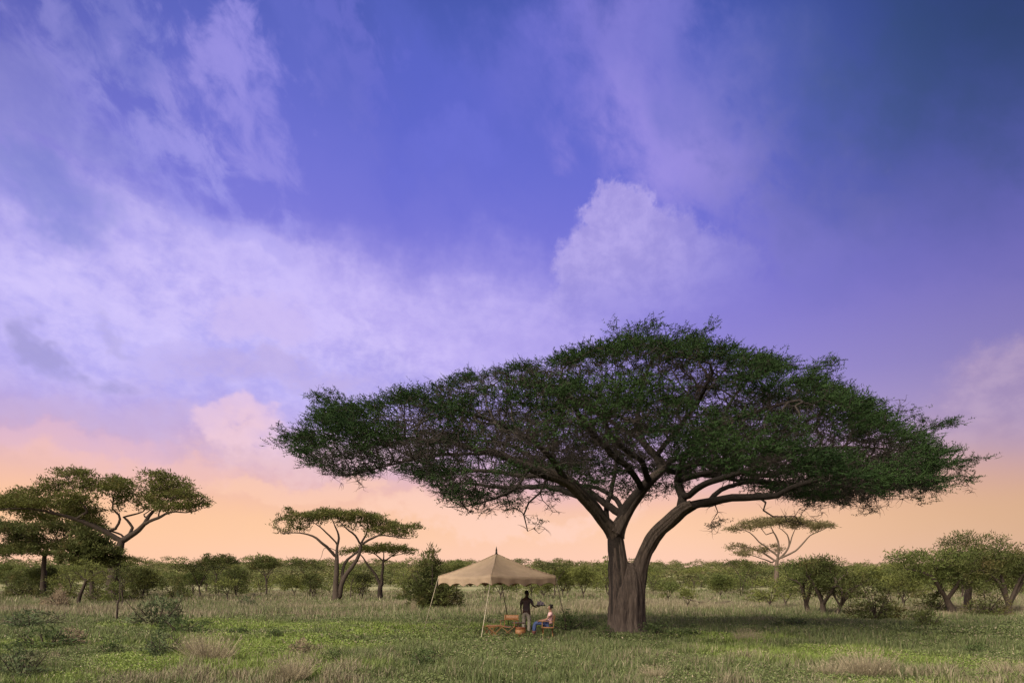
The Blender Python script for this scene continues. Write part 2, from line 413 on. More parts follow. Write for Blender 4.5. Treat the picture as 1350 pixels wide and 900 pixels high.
# puffs inside the veil and pinkish low clouds
for (px, py, rx, ry, ro, cl, am) in ((350,440,5,2.6,20,(204,186,238),.7),(250,480,5,2,10,(192,178,236),.6),(470,600,16,2.8,4,(243,205,208),.45),(330,575,8,2.0,0,(240,204,222),.6),(60,590,10,2.0,0,(222,182,210),.6),(640,690,18,1.8,0,(253,208,192),.7),(400,650,10,1.5,0,(252,204,182),.6),(180,620,14,1.6,2,(240,190,190),.5)):
    lay(thr(blob(px, py, rx, ry, ro, soft=(1.5, .05)), mixh, .42, .9, 1.8), lin(cl), am)
lay(blob(120, 680, 34, 6.5, 0, soft=(1.4, 0.)), lin((254,196,138)), .38)
lay(blob(1300, 660, 22, 5, 0, soft=(1.4, 0.)), lin((246,190,138)), .4)
lay(thr(blob(560, 400, 22, 5, -6, soft=(1.6, 0.)), mixh, .10, 1.2, .8), lin((196,180,244)), .55)
# towering cumulus right of centre: crisp left edge, melting away below and to the right
fa = M('ADD', azd, M('MULTIPLY_ADD', NZ(VEC(azd, eld, 21.), .50, 7, .62), 4.4, -2.2)); fe = M('ADD', eld, M('MULTIPLY_ADD', NZ(VEC(azd, eld, 27.), .50, 7, .62), 3.6, -1.8))
cu = None
for (px, py, r1, r2) in ((806,286,2.3,2.2),(834,288,2.2,2.0),(818,324,3.9,3.3),(864,338,4.4,3.2),(782,358,3.3,3.4),(905,358,4.6,2.8),(945,362,3.6,2.2),(765,395,2.4,2.6),(835,400,7.0,3.0),(905,405,7,2.6)):
    b_ = blob(px, py, r1, r2, 0, fa, fe, soft=(1.16, .80)); cu = b_ if cu is None else M('MAXIMUM', cu, b_)
a0, _ = ae(790, 300); a1, _ = ae(1080, 300); _, e0 = ae(820, 262); _, e1 = ae(820, 432)
fade = M('MULTIPLY', SS(a1, a0+2, azd), SS(e1-1, e1+5, eld))
cucol = MIX(SS(.36, .62, M('MULTIPLY_ADD', puf, .5, M('MULTIPLY', nf, .5))), lin((160,148,219)), lin((182,168,232)))
lay(M('MULTIPLY', cu, fade), cucol, .95)
# right-hand low cumulus
cu2 = None
for (px, py, r1, r2) in ((1335,500,3.4,2.6),(1300,545,4.0,2.8),(1250,580,3.2,1.6),(1340,590,5,2.4)):
    b_ = blob(px, py, r1, r2, 0, fa, fe, soft=(1.3, .5)); cu2 = b_ if cu2 is None else M('MAXIMUM', cu2, b_)
lay(M('MULTIPLY', cu2, SS(8., 12., eld)), MIX(tex, lin((190,160,204)), lin((222,190,220))), .55)
# vignette painted into the sky colour: dimmer rightwards, darkest towards the upper corners
dim = M('MULTIPLY', SS(8, 46, azd), .34)
dimhi = M('MULTIPLY', M('MULTIPLY', SS(12, 38, azd), SS(20, 38, eld)), .38)
dl = M('MULTIPLY', SS(-18, -48, azd), M('MULTIPLY', SS(20, 36, eld), .32))
k = M('SUBTRACT', M('SUBTRACT', M('SUBTRACT', 1., dim), dimhi), dl)
vm = N.new('ShaderNodeVectorMath'); vm.operation = 'MULTIPLY'; L.new(sky, vm.inputs[0])
L.new(VEC(M('MULTIPLY', k, M('SUBTRACT', 1., M('MULTIPLY', dimhi, .9))), k, M('MULTIPLY', k, M('SUBTRACT', 1., M('MULTIPLY', dimhi, .5)))), vm.inputs[1])
# physical daylight sky added under the painted dusk colours
ni = N.new('ShaderNodeTexSky'); ni.sky_type = 'NISHITA'; ni.sun_disc = False; ni.sun_elevation = R(SUN_EL); ni.sun_rotation = R(SUN_AZ)
bg1 = N.new('ShaderNodeBackground'); L.new(vm.outputs[0], bg1.inputs[0]); bg1.inputs[1].default_value = .392
bg2 = N.new('ShaderNodeBackground'); L.new(ni.outputs[0], bg2.inputs[0]); bg2.inputs[1].default_value = .003
ad = N.new('ShaderNodeAddShader'); L.new(bg1.outputs[0], ad.inputs[0]); L.new(bg2.outputs[0], ad.inputs[1])
wo = N.new('ShaderNodeOutputWorld'); L.new(ad.outputs[0], wo.inputs[0])
# ---------------------------------------------------------------- ground
def ground_mat():
    m = bpy.data.materials.new('savanna_ground'); m.use_nodes = True; nt = m.node_tree; N = nt.nodes; L = nt.links
    b = N['Principled BSDF']; b.inputs['Roughness'].default_value = .95; b.inputs['Specular IOR Level'].default_value = .1
    g = N.new('ShaderNodeNewGeometry')
    def noise(sc, det, off=(0,0,0), st=(1,1,1)):
        mp = N.new('ShaderNodeMapping'); mp.inputs['Location'].default_value = off; mp.inputs['Scale'].default_value = st; L.new(g.outputs['Position'], mp.inputs[0])
        n = N.new('ShaderNodeTexNoise'); n.inputs['Scale'].default_value = sc; n.inputs['Detail'].default_value = det; n.inputs['Roughness'].default_value = .65
        L.new(mp.outputs[0], n.inputs['Vector']); return n.outputs['Fac']
    def ramp(x, a, b_, ca, cb):
        r = N.new('ShaderNodeValToRGB'); r.color_ramp.elements[0].position = a; r.color_ramp.elements[1].position = b_
        r.color_ramp.elements[0].color = (*ca, 1); r.color_ramp.elements[1].color = (*cb, 1); L.new(x, r.inputs[0]); return r.outputs[0]
    def mix(f, a, c):
        n = N.new('ShaderNodeMix'); n.data_type = 'RGBA'; L.new(f, n.inputs[0]); L.new(a, n.inputs[6]); L.new(c, n.inputs[7]); return n.outputs[2]
    green = ramp(noise(1.7, 8), .35, .68, (.055,.075,.026), (.13,.155,.055))
    dry = ramp(noise(2.3, 8, (5,5,0)), .3, .7, (.14,.13,.07), (.27,.245,.145))
    dist = noise(.05, 6, (3,9,0), (.6,1,1))
    # open dry flat between the near grass and the first trees
    sp = N.new('ShaderNodeSeparateXYZ'); L.new(g.outputs['Position'], sp.inputs[0])
    mr = N.new('ShaderNodeMapRange'); L.new(sp.outputs[1], mr.inputs[0]); mr.inputs[1].default_value = 30; mr.inputs[2].default_value = 48; mr.inputs[3].default_value = -.14; mr.inputs[4].default_value = .10
    a = N.new('ShaderNodeMath'); a.operation = 'ADD'; L.new(dist, a.inputs[0]); L.new(mr.outputs[0], a.inputs[1])
    st = N.new('ShaderNodeMapRange'); L.new(a.outputs[0], st.inputs[0]); st.inputs[1].default_value = .46; st.inputs[2].default_value = .62
    L.new(mix(st.outputs[0], green, dry), b.inputs['Base Color'])
    bp = N.new('ShaderNodeBump'); bp.inputs['Strength'].default_value = .8; bp.inputs['Distance'].default_value = .12; L.new(noise(5, 6), bp.inputs['Height']); L.new(bp.outputs[0], b.inputs['Normal'])
    return m
gx = np.concatenate([-np.geomspace(4000, 40, 50)[:-1], np.linspace(-40, 40, 81), np.geomspace(40, 4000, 50)[1:]])
gy = np.concatenate([-np.geomspace(600, 5, 16), np.linspace(0, 60, 90), np.geomspace(60, 6000, 120)[1:]])
GX, GY = np.meshgrid(gx, gy); GZ = gz(GX.ravel(), GY.ravel())
nx, ny = len(gx), len(gy)
I = np.arange(nx*ny).reshape(ny, nx)
q = np.stack([I[:-1,:-1], I[:-1,1:], I[1:,1:], I[1:,:-1]], 2).reshape(-1, 4)
gr = mesh_np('ground', np.stack([GX.ravel(), GY.ravel(), GZ], 1), q, 4, ground_mat(), smooth=True); meta(gr, kind='structure')

# ---------------------------------------------------------------- grass
def grass_mat(name):
    m = bpy.data.materials.new(name); m.use_nodes = True; nt = m.node_tree; N = nt.nodes; L = nt.links
    for n in list(N): N.remove(n)
    out = N.new('ShaderNodeOutputMaterial')
    def A(k):
        a = N.new('ShaderNodeAttribute'); a.attribute_name = k; return a.outputs['Fac']
    def mix(f, a, c):
        n = N.new('ShaderNodeMix'); n.data_type = 'RGBA'; L.new(f, n.inputs[0])
        for i, v in ((6, a), (7, c)):
            if isinstance(v, tuple): n.inputs[i].default_value = (*v, 1)
            else: L.new(v, n.inputs[i])
        return n.outputs[2]
    green = mix(A('rnd'), (.060,.078,.031), (.17,.20,.076))
    lush = mix(A('rnd'), (.10,.15,.026), (.26,.33,.07))
    dry = mix(A('rnd'), (.13,.108,.068), (.35,.295,.20))
    c = mix(A('lush'), green, lush); c = mix(A('dry'), c, dry)
    d = N.new('ShaderNodeBsdfPrincipled'); d.inputs['Roughness'].default_value = .6; d.inputs['Specular IOR Level'].default_value = .25; L.new(c, d.inputs['Base Color'])
    t = N.new('ShaderNodeBsdfTranslucent'); L.new(c, t.inputs['Color'])
    mx = N.new('ShaderNodeMixShader'); mx.inputs[0].default_value = .35; L.new(d.outputs[0], mx.inputs[1]); L.new(t.outputs[0], mx.inputs[2]); L.new(mx.outputs[0], out.inputs[0])
    return m
GRASS = grass_mat('grass_blades')
def field(x, y):
    """what grows where: dryness 0..1, lushness 0..1, height factor"""
    d = fbm(x*.16+3, y*.22+8, 4); l = fbm(x*.13+40, y*.16+2, 3); f = fbm(x*.9, y*.9, 3)
    u = x/np.maximum(y, 1)*900+675
    f2 = fbm(x*2.1+5, y*2.1, 3); dry = .8*sstep(.67, .88, d+.5*(f2-.5)+.25*(f-.5))
    band = sstep(32, 46, y+8*(fbm(x*.07, y*.05, 3)-.5)); dry = np.maximum(dry, band*(.30+.6*sstep(.4, .66, fbm(x*.10+7, y*.10, 4))))
    rb = sstep(18.5, 15, y+1.5*(f-.5))*sstep(1.0, 4.0, x)*(.15+.5*sstep(.42, .64, f)); dry = np.maximum(dry, rb)
    lush = sstep(.52, .68, l)*sstep(42, 34, y)*.8
    # the bright green flush left of the shelter
    lush = np.maximum(lush, np.exp(-((x+8)/6.5)**2-((y-28.5)/5.5)**2)*1.15*sstep(.3, .6, f)*1.0)
    lush = np.clip(lush, 0, 1)*(1-.8*dry)
    h = .45+1.2*sstep(.36, .68, .5*fbm(x*.45+11, y*.45+5, 3)+.5*fbm(x*1.6+3, y*1.6+5, 2))
    h = h*(1-.25*np.clip(lush, 0, 1))
    return dry, lush, h
def grass(name, y0, y1, dens, nb, hgt, wid, rs, seg2=True, margin=4., label=None, mat_=None):
    area = (y1-y0)*((y0+y1)*.80+2*margin); n = int(dens*area)
    y = np.sqrt(rs.rand(n)*(y1**2-y0**2)+y0**2); x = (rs.rand(n)*2-1)*(.80*y+margin)
    # not inside the trunk of the big tree
    k = np.hypot(x-4.5, y-27.2) > .95; x = x[k]; y = y[k]; n = len(x)
    dry, lush, h = field(x, y)
    keep = rs.rand(n) < (.55+.45*h); x = x[keep]; y = y[keep]; dry = dry[keep]; lush = lush[keep]; h = h[keep]; n = len(x)
    # trodden short grass under the shelter
    sh = np.exp(-((x+.4)/2.2)**2-((y-26.6)/1.8)**2); h = h*(1-.55*sh)
    X = np.repeat(x, nb)+rs.randn(n*nb)*.07; Yv = np.repeat(y, nb)+rs.randn(n*nb)*.07; m = n*nb
    Zv = gz(X, Yv)-.02
    H = np.repeat(h, nb)*hgt*(.45+.85*rs.rand(m)); dr = np.repeat(dry, nb); lu = np.repeat(lush, nb)
    H *= 1+.25*dr
    isd = (rs.rand(m) < dr*.85+.10).astype(float)
    isl = np.clip(lu+.15*(rs.rand(m)-.5), 0, 1)
    a = rs.rand(m)*2*math.pi; lean = .12+.55*rs.rand(m)**1.5
    dx = np.cos(a)*lean; dy = np.sin(a)*lean
    b = a+math.pi/2+rs.randn(m)*.5; w = wid*(.6+.8*rs.rand(m)); sx = np.cos(b)*w*.5; sy = np.sin(b)*w*.5
    rn = rs.rand(m)*.7+np.repeat(rs.rand(n), nb)*.3
    if seg2:
        V = np.empty((m, 5, 3))
        V[:,0] = np.stack([X-sx, Yv-sy, Zv], 1); V[:,1] = np.stack([X+sx, Yv+sy, Zv], 1)
        mx_, my_, mz_ = X+dx*H*.4, Yv+dy*H*.4, Zv+H*.6
        V[:,2] = np.stack([mx_+sx*.8, my_+sy*.8, mz_], 1); V[:,3] = np.stack([mx_-sx*.8, my_-sy*.8, mz_], 1)
        V[:,4] = np.stack([X+dx*H, Yv+dy*H, Zv+H*(1-.25*lean)], 1)
        base = np.arange(m)[:, None]*5
        fi = np.concatenate([base+np.array([[0,1,2,3]]), base+np.array([[3,2,4]])], 1).ravel(); fl = np.tile([4,3], m); k = 5
    else:
        V = np.empty((m, 3, 3))
        V[:,0] = np.stack([X-sx, Yv-sy, Zv], 1); V[:,1] = np.stack([X+sx, Yv+sy, Zv], 1); V[:,2] = np.stack([X+dx*H, Yv+dy*H, Zv+H], 1)
        fi = np.arange(m*3); fl = 3; k = 3
    o = mesh_np(name, V.reshape(-1, 3), fi, fl, mat_ or GRASS, None, {'rnd': np.repeat(rn, k), 'dry': np.repeat(isd, k), 'lush': np.repeat(isl, k)})
    return meta(o, label, 'grass', kind='stuff')
rs = np.random.RandomState(3)
grass('near_grass', 11.5, 22, 110, 9, .21, .015, rs, label='green meadow grass with drier straw-coloured blades in the foreground')
grass('meadow_grass', 22, 38, 54, 8, .23, .025, rs, label='green meadow grass around the shelter and the big tree')
grass('far_grass', 38, 75, 12, 7, .28, .05, rs, seg2=False, label='paler dry grass on the open flat behind the shelter')
grass('distant_grass', 75, 170, 2.2, 6, .36, .11, rs, seg2=False, label='thin dry grass among the distant trees')
# ---------------------------------------------------------------- the great umbrella thorn
TY = 27.2
tb = Vector(((826-CX)/F*TY, TY, 0)); tb.z = gzf(tb.x, tb.y)-.03
S_ = TY/F
def h(px, py, dy=0., r=None):
    """traced point of the tree, dy metres behind the trunk, local to its base"""
    y = TY+dy; p = ((px-CX)/F*y-tb.x, dy, CAMZ+(HY-py)/F*y-tb.z)
    return p if r is None else (*p, r)
limbs = [
 [h(817,838,.0,.47), h(818,800,0,.455), h(817,768,0,.40), h(815,735,.05,.34), h(812,712,.1,.32), h(811,701,.1,.30)],
 # left limb
 [h(811,703,.1,.26), h(797,688,-.1,.24), h(783,670,-.5,.23), h(769,655,-.9,.22), h(750,636,-1.4,.21), h(720,624,-2.,.19), h(692,613,-2.4,.16), h(660,598,-2.6,.13), h(624,590,-2.6,.105), h(589,581,-2.4,.085), h(535,580,-2.1,.06), h(482,568,-1.8,.04), h(430,566,-1.4,.025), h(395,572,-1.2,.015)],
 [h(750,637,-1.4,.13), h(722,600,-2.6,.11), h(690,575,-4.,.09), h(650,555,-5.2,.06), h(600,540,-6.,.04)],
 [h(762,648,-1.,.13), h(730,622,1.5,.12), h(700,600,3.6,.10), h(655,585,5.5,.075), h(600,580,7.,.05), h(540,585,7.6,.03)],
 # centre limb
 [h(811,703,.1,.28), h(822,683,.1,.25), h(836,660,.2,.22), h(856,634,.4,.20), h(874,616,.7,.18), h(866,600,.9,.16), h(850,582,1.,.14), h(842,555,1.2,.12), h(845,525,1.3,.09), h(850,495,1.5,.06), h(862,468,1.6,.035)],
 [h(824,680,.1,.17), h(802,668,.8,.15), h(781,655,1.8,.13), h(745,630,3.2,.11), h(700,612,5.,.09), h(640,600,6.8,.06), h(585,600,8.,.035)],
 [h(811,701,.1,.13), h(804,690,.8,.12), h(800,668,1.6,.11), h(806,640,2.8,.10), h(812,600,4.2,.08), h(800,560,5.4,.06), h(785,530,6.,.04)],
 [h(846,645,.3,.12), h(828,620,-1.2,.12), h(800,590,-2.8,.11), h(772,560,-4.2,.09), h(752,525,-5.4,.06), h(740,500,-6.2,.04)],
 [h(866,600,.9,.11), h(884,578,-.6,.10), h(905,550,-2.4,.09), h(925,520,-4.,.07), h(940,492,-5.2,.045)],
 [h(850,582,1.,.10), h(815,560,1.4,.09), h(780,540,1.6,.08), h(740,520,1.6,.06), h(700,505,1.6,.04), h(660,500,1.4,.025)],
 [h(874,616,.7,.12), h(905,600,2.6,.11), h(950,585,4.6,.09), h(1000,570,6.4,.07), h(1060,565,7.6,.045)],
 # right limb with its own foot
 [h(836,838,.10,.45), h(836,800,.1,.43), h(839,770,.05,.35), h(847,738,.0,.28), h(861,708,-.2,.26), h(881,688,-.4,.25), h(898,672,-.6,.24), h(912,664,-.8,.18), h(935,658,-1.2,.155), h(965,652,-1.7,.15), h(1000,650,-2.2,.13), h(1025,648,-2.6,.11), h(1042,638,-3.,.095), h(1070,628,-3.3,.08), h(1110,622,-3.4,.065), h(1165,622,-3.2,.045), h(1215,618,-3.,.03), h(1250,616,-2.8,.016)],
 [h(896,674,-.6,.20), h(900,655,-.3,.18), h(893,634,.2,.17), h(905,615,.8,.15), h(940,608,1.6,.13), h(985,606,2.6,.11), h(1040,598,3.6,.09), h(1100,590,4.4,.065), h(1160,590,5.,.04), h(1205,594,5.2,.022)],
 [h(893,634,.2,.13), h(902,600,-1.6,.12), h(925,575,-3.2,.11), h(965,555,-4.8,.09), h(1010,540,-6.,.06), h(1055,528,-6.8,.035)],
 [h(905,655,-.5,.13), h(930,638,-2.2,.12), h(965,628,-3.8,.10), h(1010,612,-5.2,.08), h(1060,595,-6.,.05), h(1110,590,-6.4,.03)],
 [h(882,688,-.4,.11), h(902,678,-.2,.10), h(922,668,.1,.075), h(938,668,.4,.04), h(950,664,.6,.02)],
 [h(940,608,1.6,.09), h(950,580,1.8,.08), h(958,545,2.,.07), h(975,515,2.,.05), h(1000,490,2.,.03)],
 [h(1000,606,2.8,.08), h(1040,570,2.,.07), h(1085,545,1.2,.05), h(1130,535,.8,.03)],
 # lower tier of crooked limbs that fill the underside
 [h(769,655,-.9,.15), h(740,645,1.2,.13), h(705,640,3.2,.11), h(660,640,4.8,.085), h(610,636,5.8,.055), h(570,640,6.2,.03)],
 [h(740,632,-1.8,.12), h(700,628,-.4,.10), h(655,622,.8,.085), h(600,618,1.6,.06), h(545,606,2.,.035)],
 [h(822,680,.3,.12), h(806,655,2.2,.10), h(775,640,4.2,.085), h(740,640,6.,.06), h(700,645,7.2,.035)],
 [h(874,616,.7,.14), h(890,622,2.6,.12), h(925,628,4.4,.10), h(970,636,5.8,.08), h(1020,640,6.8,.05), h(1060,640,7.2,.03)],
 [h(893,634,.2,.14), h(925,626,1.,.12), h(965,620,1.4,.11), h(1010,626,1.6,.09), h(1055,618,2.,.07), h(1110,622,2.6,.045), h(1160,618,3.,.03)],
 [h(935,658,-1.2,.10), h(960,640,-.6,.09), h(995,632,.4,.08), h(1040,634,1.2,.06), h(1090,640,1.6,.04)],
 [h(856,634,.4,.13), h(846,612,-1.,.11), h(826,596,-2.6,.10), h(806,570,-4.,.08), h(800,540,-5.2,.05)],
 # low drooping boughs
 [h(697,615,-2.4,.07), h(687,636,-2.8,.055), h(668,650,-3.1,.05), h(640,660,-3.3,.035), h(610,667,-3.4,.018), h(590,668,-3.4,.01)],
 [h(722,625,-2.,.055), h(712,650,-2.2,.04), h(697,663,-2.3,.035), h(690,678,-2.4,.03), h(695,700,-2.4,.014)],
 [h(640,598,-2.6,.06), h(590,600,-2.9,.05), h(545,608,-3.,.04), h(500,620,-3.,.028), h(462,628,-2.9,.018), h(425,626,-2.8,.01)],
 [h(1003,650,-2.2,.04), h(1010,662,-2.3,.035), h(1008,672,-2.3,.034), h(1022,680,-2.4,.026), h(1050,680,-2.5,.012)],
 [h(930,659,-1.1,.03), h(942,665,-1.1,.024), h(946,676,-1.1,.018), h(938,688,-1.1,.014), h(940,700,-1.1,.007)],
]
# outline of the crown as seen against the sky, used only to size the real 3-D volume
top = np.array([(358,590),(372,578),(400,562),(420,536),(440,520),(480,515),(520,503),(560,500),(590,488),(640,475),(680,468),(720,464),(750,452),(790,443),(830,432),(870,434),(910,434),(950,442),(1000,455),(1040,468),(1075,482),(1095,492),(1130,505),(1160,530),(1190,548),(1225,568),(1240,590),(1280,612)], float)
bot = np.array([(358,592),(380,600),(410,618),(440,632),(480,634),(520,618),(560,640),(590,662),(620,664),(680,660),(700,640),(760,640),(830,632),(900,628),(980,640),(1040,662),(1090,668),(1140,670),(1180,650),(1230,655),(1280,622)], float)
rs = np.random.RandomState(11)
RIGHT_ = [l for l in limbs if abs(l[0][3]-.45) < 1e-6][0]
def skin_h(x, y, q):
    c = h(822, 600)[0]; rim = np.where(x < c, 8.0, 6.7)
    return rim+(12.25-rim)*(1-q**1.9)-.9*np.maximum(0, -y/9.6)*q-.3*sstep(.2, 1, q)
def crown_points(n):
    out = []; c = h(822, 600, 0.)[0]
    while sum(len(o) for o in out) < n:
        m = 20000
        a = rs.rand(m)*2*math.pi; q = np.sqrt(rs.rand(m))
        x = c+13.6*q*np.cos(a); y = 9.6*q*np.sin(a)
        zt = skin_h(x, y, q)
        th = (1.3+.7*q)*np.where(y < -3, .62, 1.)        # foliage shell thickness
        z = zt-th*rs.rand(m)**1.2
        kind = rs.rand(m)
        inner = kind < .34                              # sparse inner twigs lower down
        z = np.where(inner, zt-th-rs.rand(m)*3.0*(1-q*.4), z)
        lowt = (kind > .66) & (q < .92)                 # a second, lower tier of boughs
        z = np.where(lowt, np.minimum(zt-1.2, 5.95+1.4*(1-q*q)+rs.randn(m)*.3), z)
        Yw = TY+y; px = (x+tb.x)/Yw*F+CX; py = HY-(z+tb.z-CAMZ)/Yw*F
        t = np.interp(px, top[:,0], top[:,1]); b = np.interp(px, bot[:,0], bot[:,1])
        ok = (px > 384) & (px < 1242) & (py > t+14) & (py < b-5)
        P = np.stack([x, y, z], 1)
        nz = vnoise3(P*np.array([.33,.33,1.45])+50)+.35*vnoise3(P*np.array([1.0,1.0,3.2])+20)
        ok &= (nz > .60-.12*(inner)) & (rs.rand(m) > .62*sstep(.68, 1., np.abs(x-c)/13.6))
        out.append(P[ok])
    return np.concatenate(out)[:n]
A = crown_points(20000)
def pads_h(lst, dens):
    o = []
    for (px, py, dy, rx, ry, rz) in lst:
        p = h(px, py, dy); o.append((p[0], p[1], p[2], rx*S_, ry, rz*S_, 1))
    return pad_points(o, rs, dens)
low = pads_h([(640,660,-3.3,38,1.2,9),(610,666,-3.4,20,.8,5),(680,645,-3.,28,1.1,10),(705,692,-2.4,20,.6,10),(725,660,-2.2,18,.7,8),(455,622,-2.9,34,1.,9),(520,612,-3.,40,1.3,8),
              (590,622,-3.1,32,1.1,12),(1045,684,-2.5,26,.6,4),(940,692,-1.1,14,.4,8),(1110,655,-3.,50,1.4,12),(1180,640,-2.5,50,1.5,12),(1235,622,-2.,30,1.2,12),(1140,665,-2.6,22,.8,6),(620,650,-3.2,40,1.4,10),(665,662,-3.,30,1.,7),(760,640,1.,60,3,8),(860,640,2,50,3,7),(1080,640,-2.,60,2.4,12)], 34)
A = np.concatenate([A, low])
# ragged tips past the outline
extra = []
for (px, py, dy) in ((384,576,-1.4),(382,584,0.),(388,590,1.),(1246,612,-2.),(1244,628,-1.5),(1240,600,0.),(1248,557,.5),(1225,556,.5),(1090,478,0.),(1082,484,1),(418,524,0),(424,518,1),(905,430,0),(860,430,1),(836,432,-1),(932,433,1),(1183,527,0),(1262,640,-1.5)):
    p = np.array(h(px, py, dy)); extra.append(p+rs.randn(5, 3)*np.array([.35,.3,.12]))
A = np.concatenate([A]+extra)
pos, par, rad = skeleton(limbs, .33, .075, 5)
pos, par, n0 = colonize(pos, par, rad, A, .30, .30, 3.2, 120, .30, 9, .02, grow_from=3.6)
r = radii(par, n0, rad, .0105, 2.0)
# the thick trunk and limbs (parts 1), and all finer branches (part 2)
big = np.arange(len(pos)) < n0
first_fine = n0
# ---- trunk meshes with fluted bark
def fluted(pts, seed, sides=44):
    q = resample(pts, .09); C = q[:,:3]; rr = q[:,3]; n = len(C)
    r2 = np.random.RandomState(seed); ph = r2.rand(6)*6.28
    T = np.gradient(C, axis=0); T /= np.linalg.norm(T, axis=1)[:, None]
    a = np.array([1.,0,0]); V = []; th = np.arange(sides)*2*math.pi/sides
    s = np.concatenate([[0], np.cumsum(np.linalg.norm(np.diff(C, axis=0), axis=1))])
    rr = rr.copy(); rr[-16:] *= np.linspace(1, .84, 16)
    for i in range(n):
        a = a-T[i]*a.dot(T[i]); a /= np.linalg.norm(a); b = np.cross(T[i], a)
        fl = 1+.55*math.exp(-s[i]/.28)*(1+.5*math.sin(3*0)) 
        lob = 1+.05*np.sin(3*th+ph[0]+.22*s[i])+.05*np.sin(7*th+ph[1]-.3*s[i])+.03*np.sin(13*th+ph[2]+.5*s[i])
        per = lambda k, v: (lambda w: vnoise(th*k+7*ph[3], np.full(sides, s[i]*v+k))*(1-w)+vnoise((th-2*math.pi)*k+7*ph[3], np.full(sides, s[i]*v+k))*w)(sstep(5.2, 6.28, th)); ridge = .12*(per(4.2, .8)-.5)+.10*(per(12, 1.8)-.5)+.08*(per(25, 3.8)-.5)
        taper = 1.0
        rad_ = rr[i]*taper*(lob+ridge)*(1+(fl-1)*(.45+.55*np.sin(4*th+ph[5])**2))
        V.append(C[i]+rad_[:, None]*(np.cos(th)[:, None]*a+np.sin(th)[:, None]*b))
    g = np.arange(n-1)[:, None]*sides; k0 = np.arange(sides)[None]; k1 = (np.arange(sides)+1)[None] % sides
    Fc = np.stack([g+k0, g+k1, g+sides+k1, g+sides+k0], 2).reshape(-1, 4)
    return np.concatenate(V), Fc
tw = [fluted(limbs[0], 1, 72), fluted([(*p[:3], p[3]) for p in RIGHT_[:8]], 2, 72), fluted([h(826,841,-.03,.66), h(826,822,-.03,.62), h(827,805,-.04,.60), h(827,790,-.04,.58), h(828,775,-.04,.55), h(829,762,-.03,.47), h(830,751,.0,.34), h(831,742,.03,.18)], 3, 120)]
for L_ in (limbs[1][:7], limbs[4][:6]): tw.append(fluted(L_, len(tw)+3, 40))
Vt = []; Ft = []; b0 = 0
for v, f in tw: Vt.append(v); Ft.append(f+b0); b0 += len(v)
hero = empty('umbrella_thorn_tree', tb, 'huge spreading flat-topped acacia with a forked furrowed trunk beside the canvas shelter', 'tree')
mesh_np('trunk', np.concatenate(Vt), np.concatenate(Ft), 4, BARK_HERO, hero, smooth=True)
BARK_LIMB = mat('bark_limb', (.012,.009,.008), .9, col2=(.038,.028,.024), scale=7, bump=.6, stretch=(2,2,2))
bv, bf = tubes(pos, par, r, 9, 3, .03)
# short crooked dead twigs all through the inside
def twiglets(pos, r, per, rs):
    s = np.nonzero((r < .07) & (pos[:,2] > 4.0))[0]; B = np.repeat(pos[s], per, 0); n = len(B); D = rs.randn(n, 3)*np.array([1,1,.55]); D /= np.linalg.norm(D, axis=1)[:,None]
    V = []; F4 = []; k = 4; th = np.arange(3)*2.094; P_ = B.copy(); ln = .07+.10*rs.rand(n)
    a = np.cross(D, rs.randn(n, 3)); a /= np.linalg.norm(a, axis=1)[:,None]+1e-9; b = np.cross(D, a)
    rings = []
    for j in range(k):
        rr = .010*(1-j/(k-.4)); rings.append(P_[:,None,:]+rr*(np.cos(th)[None,:,None]*a[:,None,:]+np.sin(th)[None,:,None]*b[:,None,:]))
        D = D+rs.randn(n, 3)*.45; D /= np.linalg.norm(D, axis=1)[:,None]; P_ = P_+D*ln[:,None]
    V = np.stack(rings, 1).reshape(-1, 3); base = np.arange(n)[:,None]*3*k; fs = []
    for j in range(k-1):
        for q in range(3): fs.append(np.stack([base[:,0]+j*3+q, base[:,0]+j*3+(q+1)%3, base[:,0]+j*3+3+(q+1)%3, base[:,0]+j*3+3+q], 1))
    return V, np.concatenate(fs)
tv, tf = twiglets(pos, r, 4, rs); bf = np.concatenate([bf, tf+len(bv)]); bv = np.concatenate([bv, tv])
mesh_np('branches', bv, bf, 4, BARK_LIMB, hero, smooth=True)
# ---- foliage: feathery shoots on the fine twigs, mostly near the upper skin
qx = (pos[:,0]-h(822,600)[0])/13.6; qy = pos[:,1]/9.6; q = np.clip(np.hypot(qx, qy), 0, 1.1)
depth = skin_h(pos[:,0], pos[:,1], q)-pos[:,2]
fine = (np.arange(len(pos)) >= n0) & (r < .022)
pr = np.where(depth < 1.15, 1.0, np.where(depth < 1.6, .35, .015)); pr = np.where((abs(qx) > .72) & (depth < 2.3), np.maximum(pr, .35), pr)
pr = np.where((pos[:,1] < -2) & (depth > 1.25), .03, pr); pr = np.where((pos[:,1] > 1) & (abs(pos[:,2]-(6.3+1.5*(1-q*q))) < .6), np.maximum(pr, .16), pr)
pxn = (pos[:,0]+tb.x)/(pos[:,1]+TY)*F+CX; pyn = HY-(pos[:,2]+tb.z-CAMZ)/(pos[:,1]+TY)*F
pr = np.where((pyn > 612) & (depth > 1.6), np.maximum(pr, .22), pr)
cl_ = vnoise3(pos*np.array([.55,.55,1.7])+30)*.65+vnoise3(pos*np.array([1.4,1.4,3.4])+11)*.35
pr = pr*sstep(.29, .44, cl_)
sel = np.nonzero(fine & (rs.rand(len(pos)) < pr))[0]
print('hero nodes', len(pos), 'leafy', len(sel))
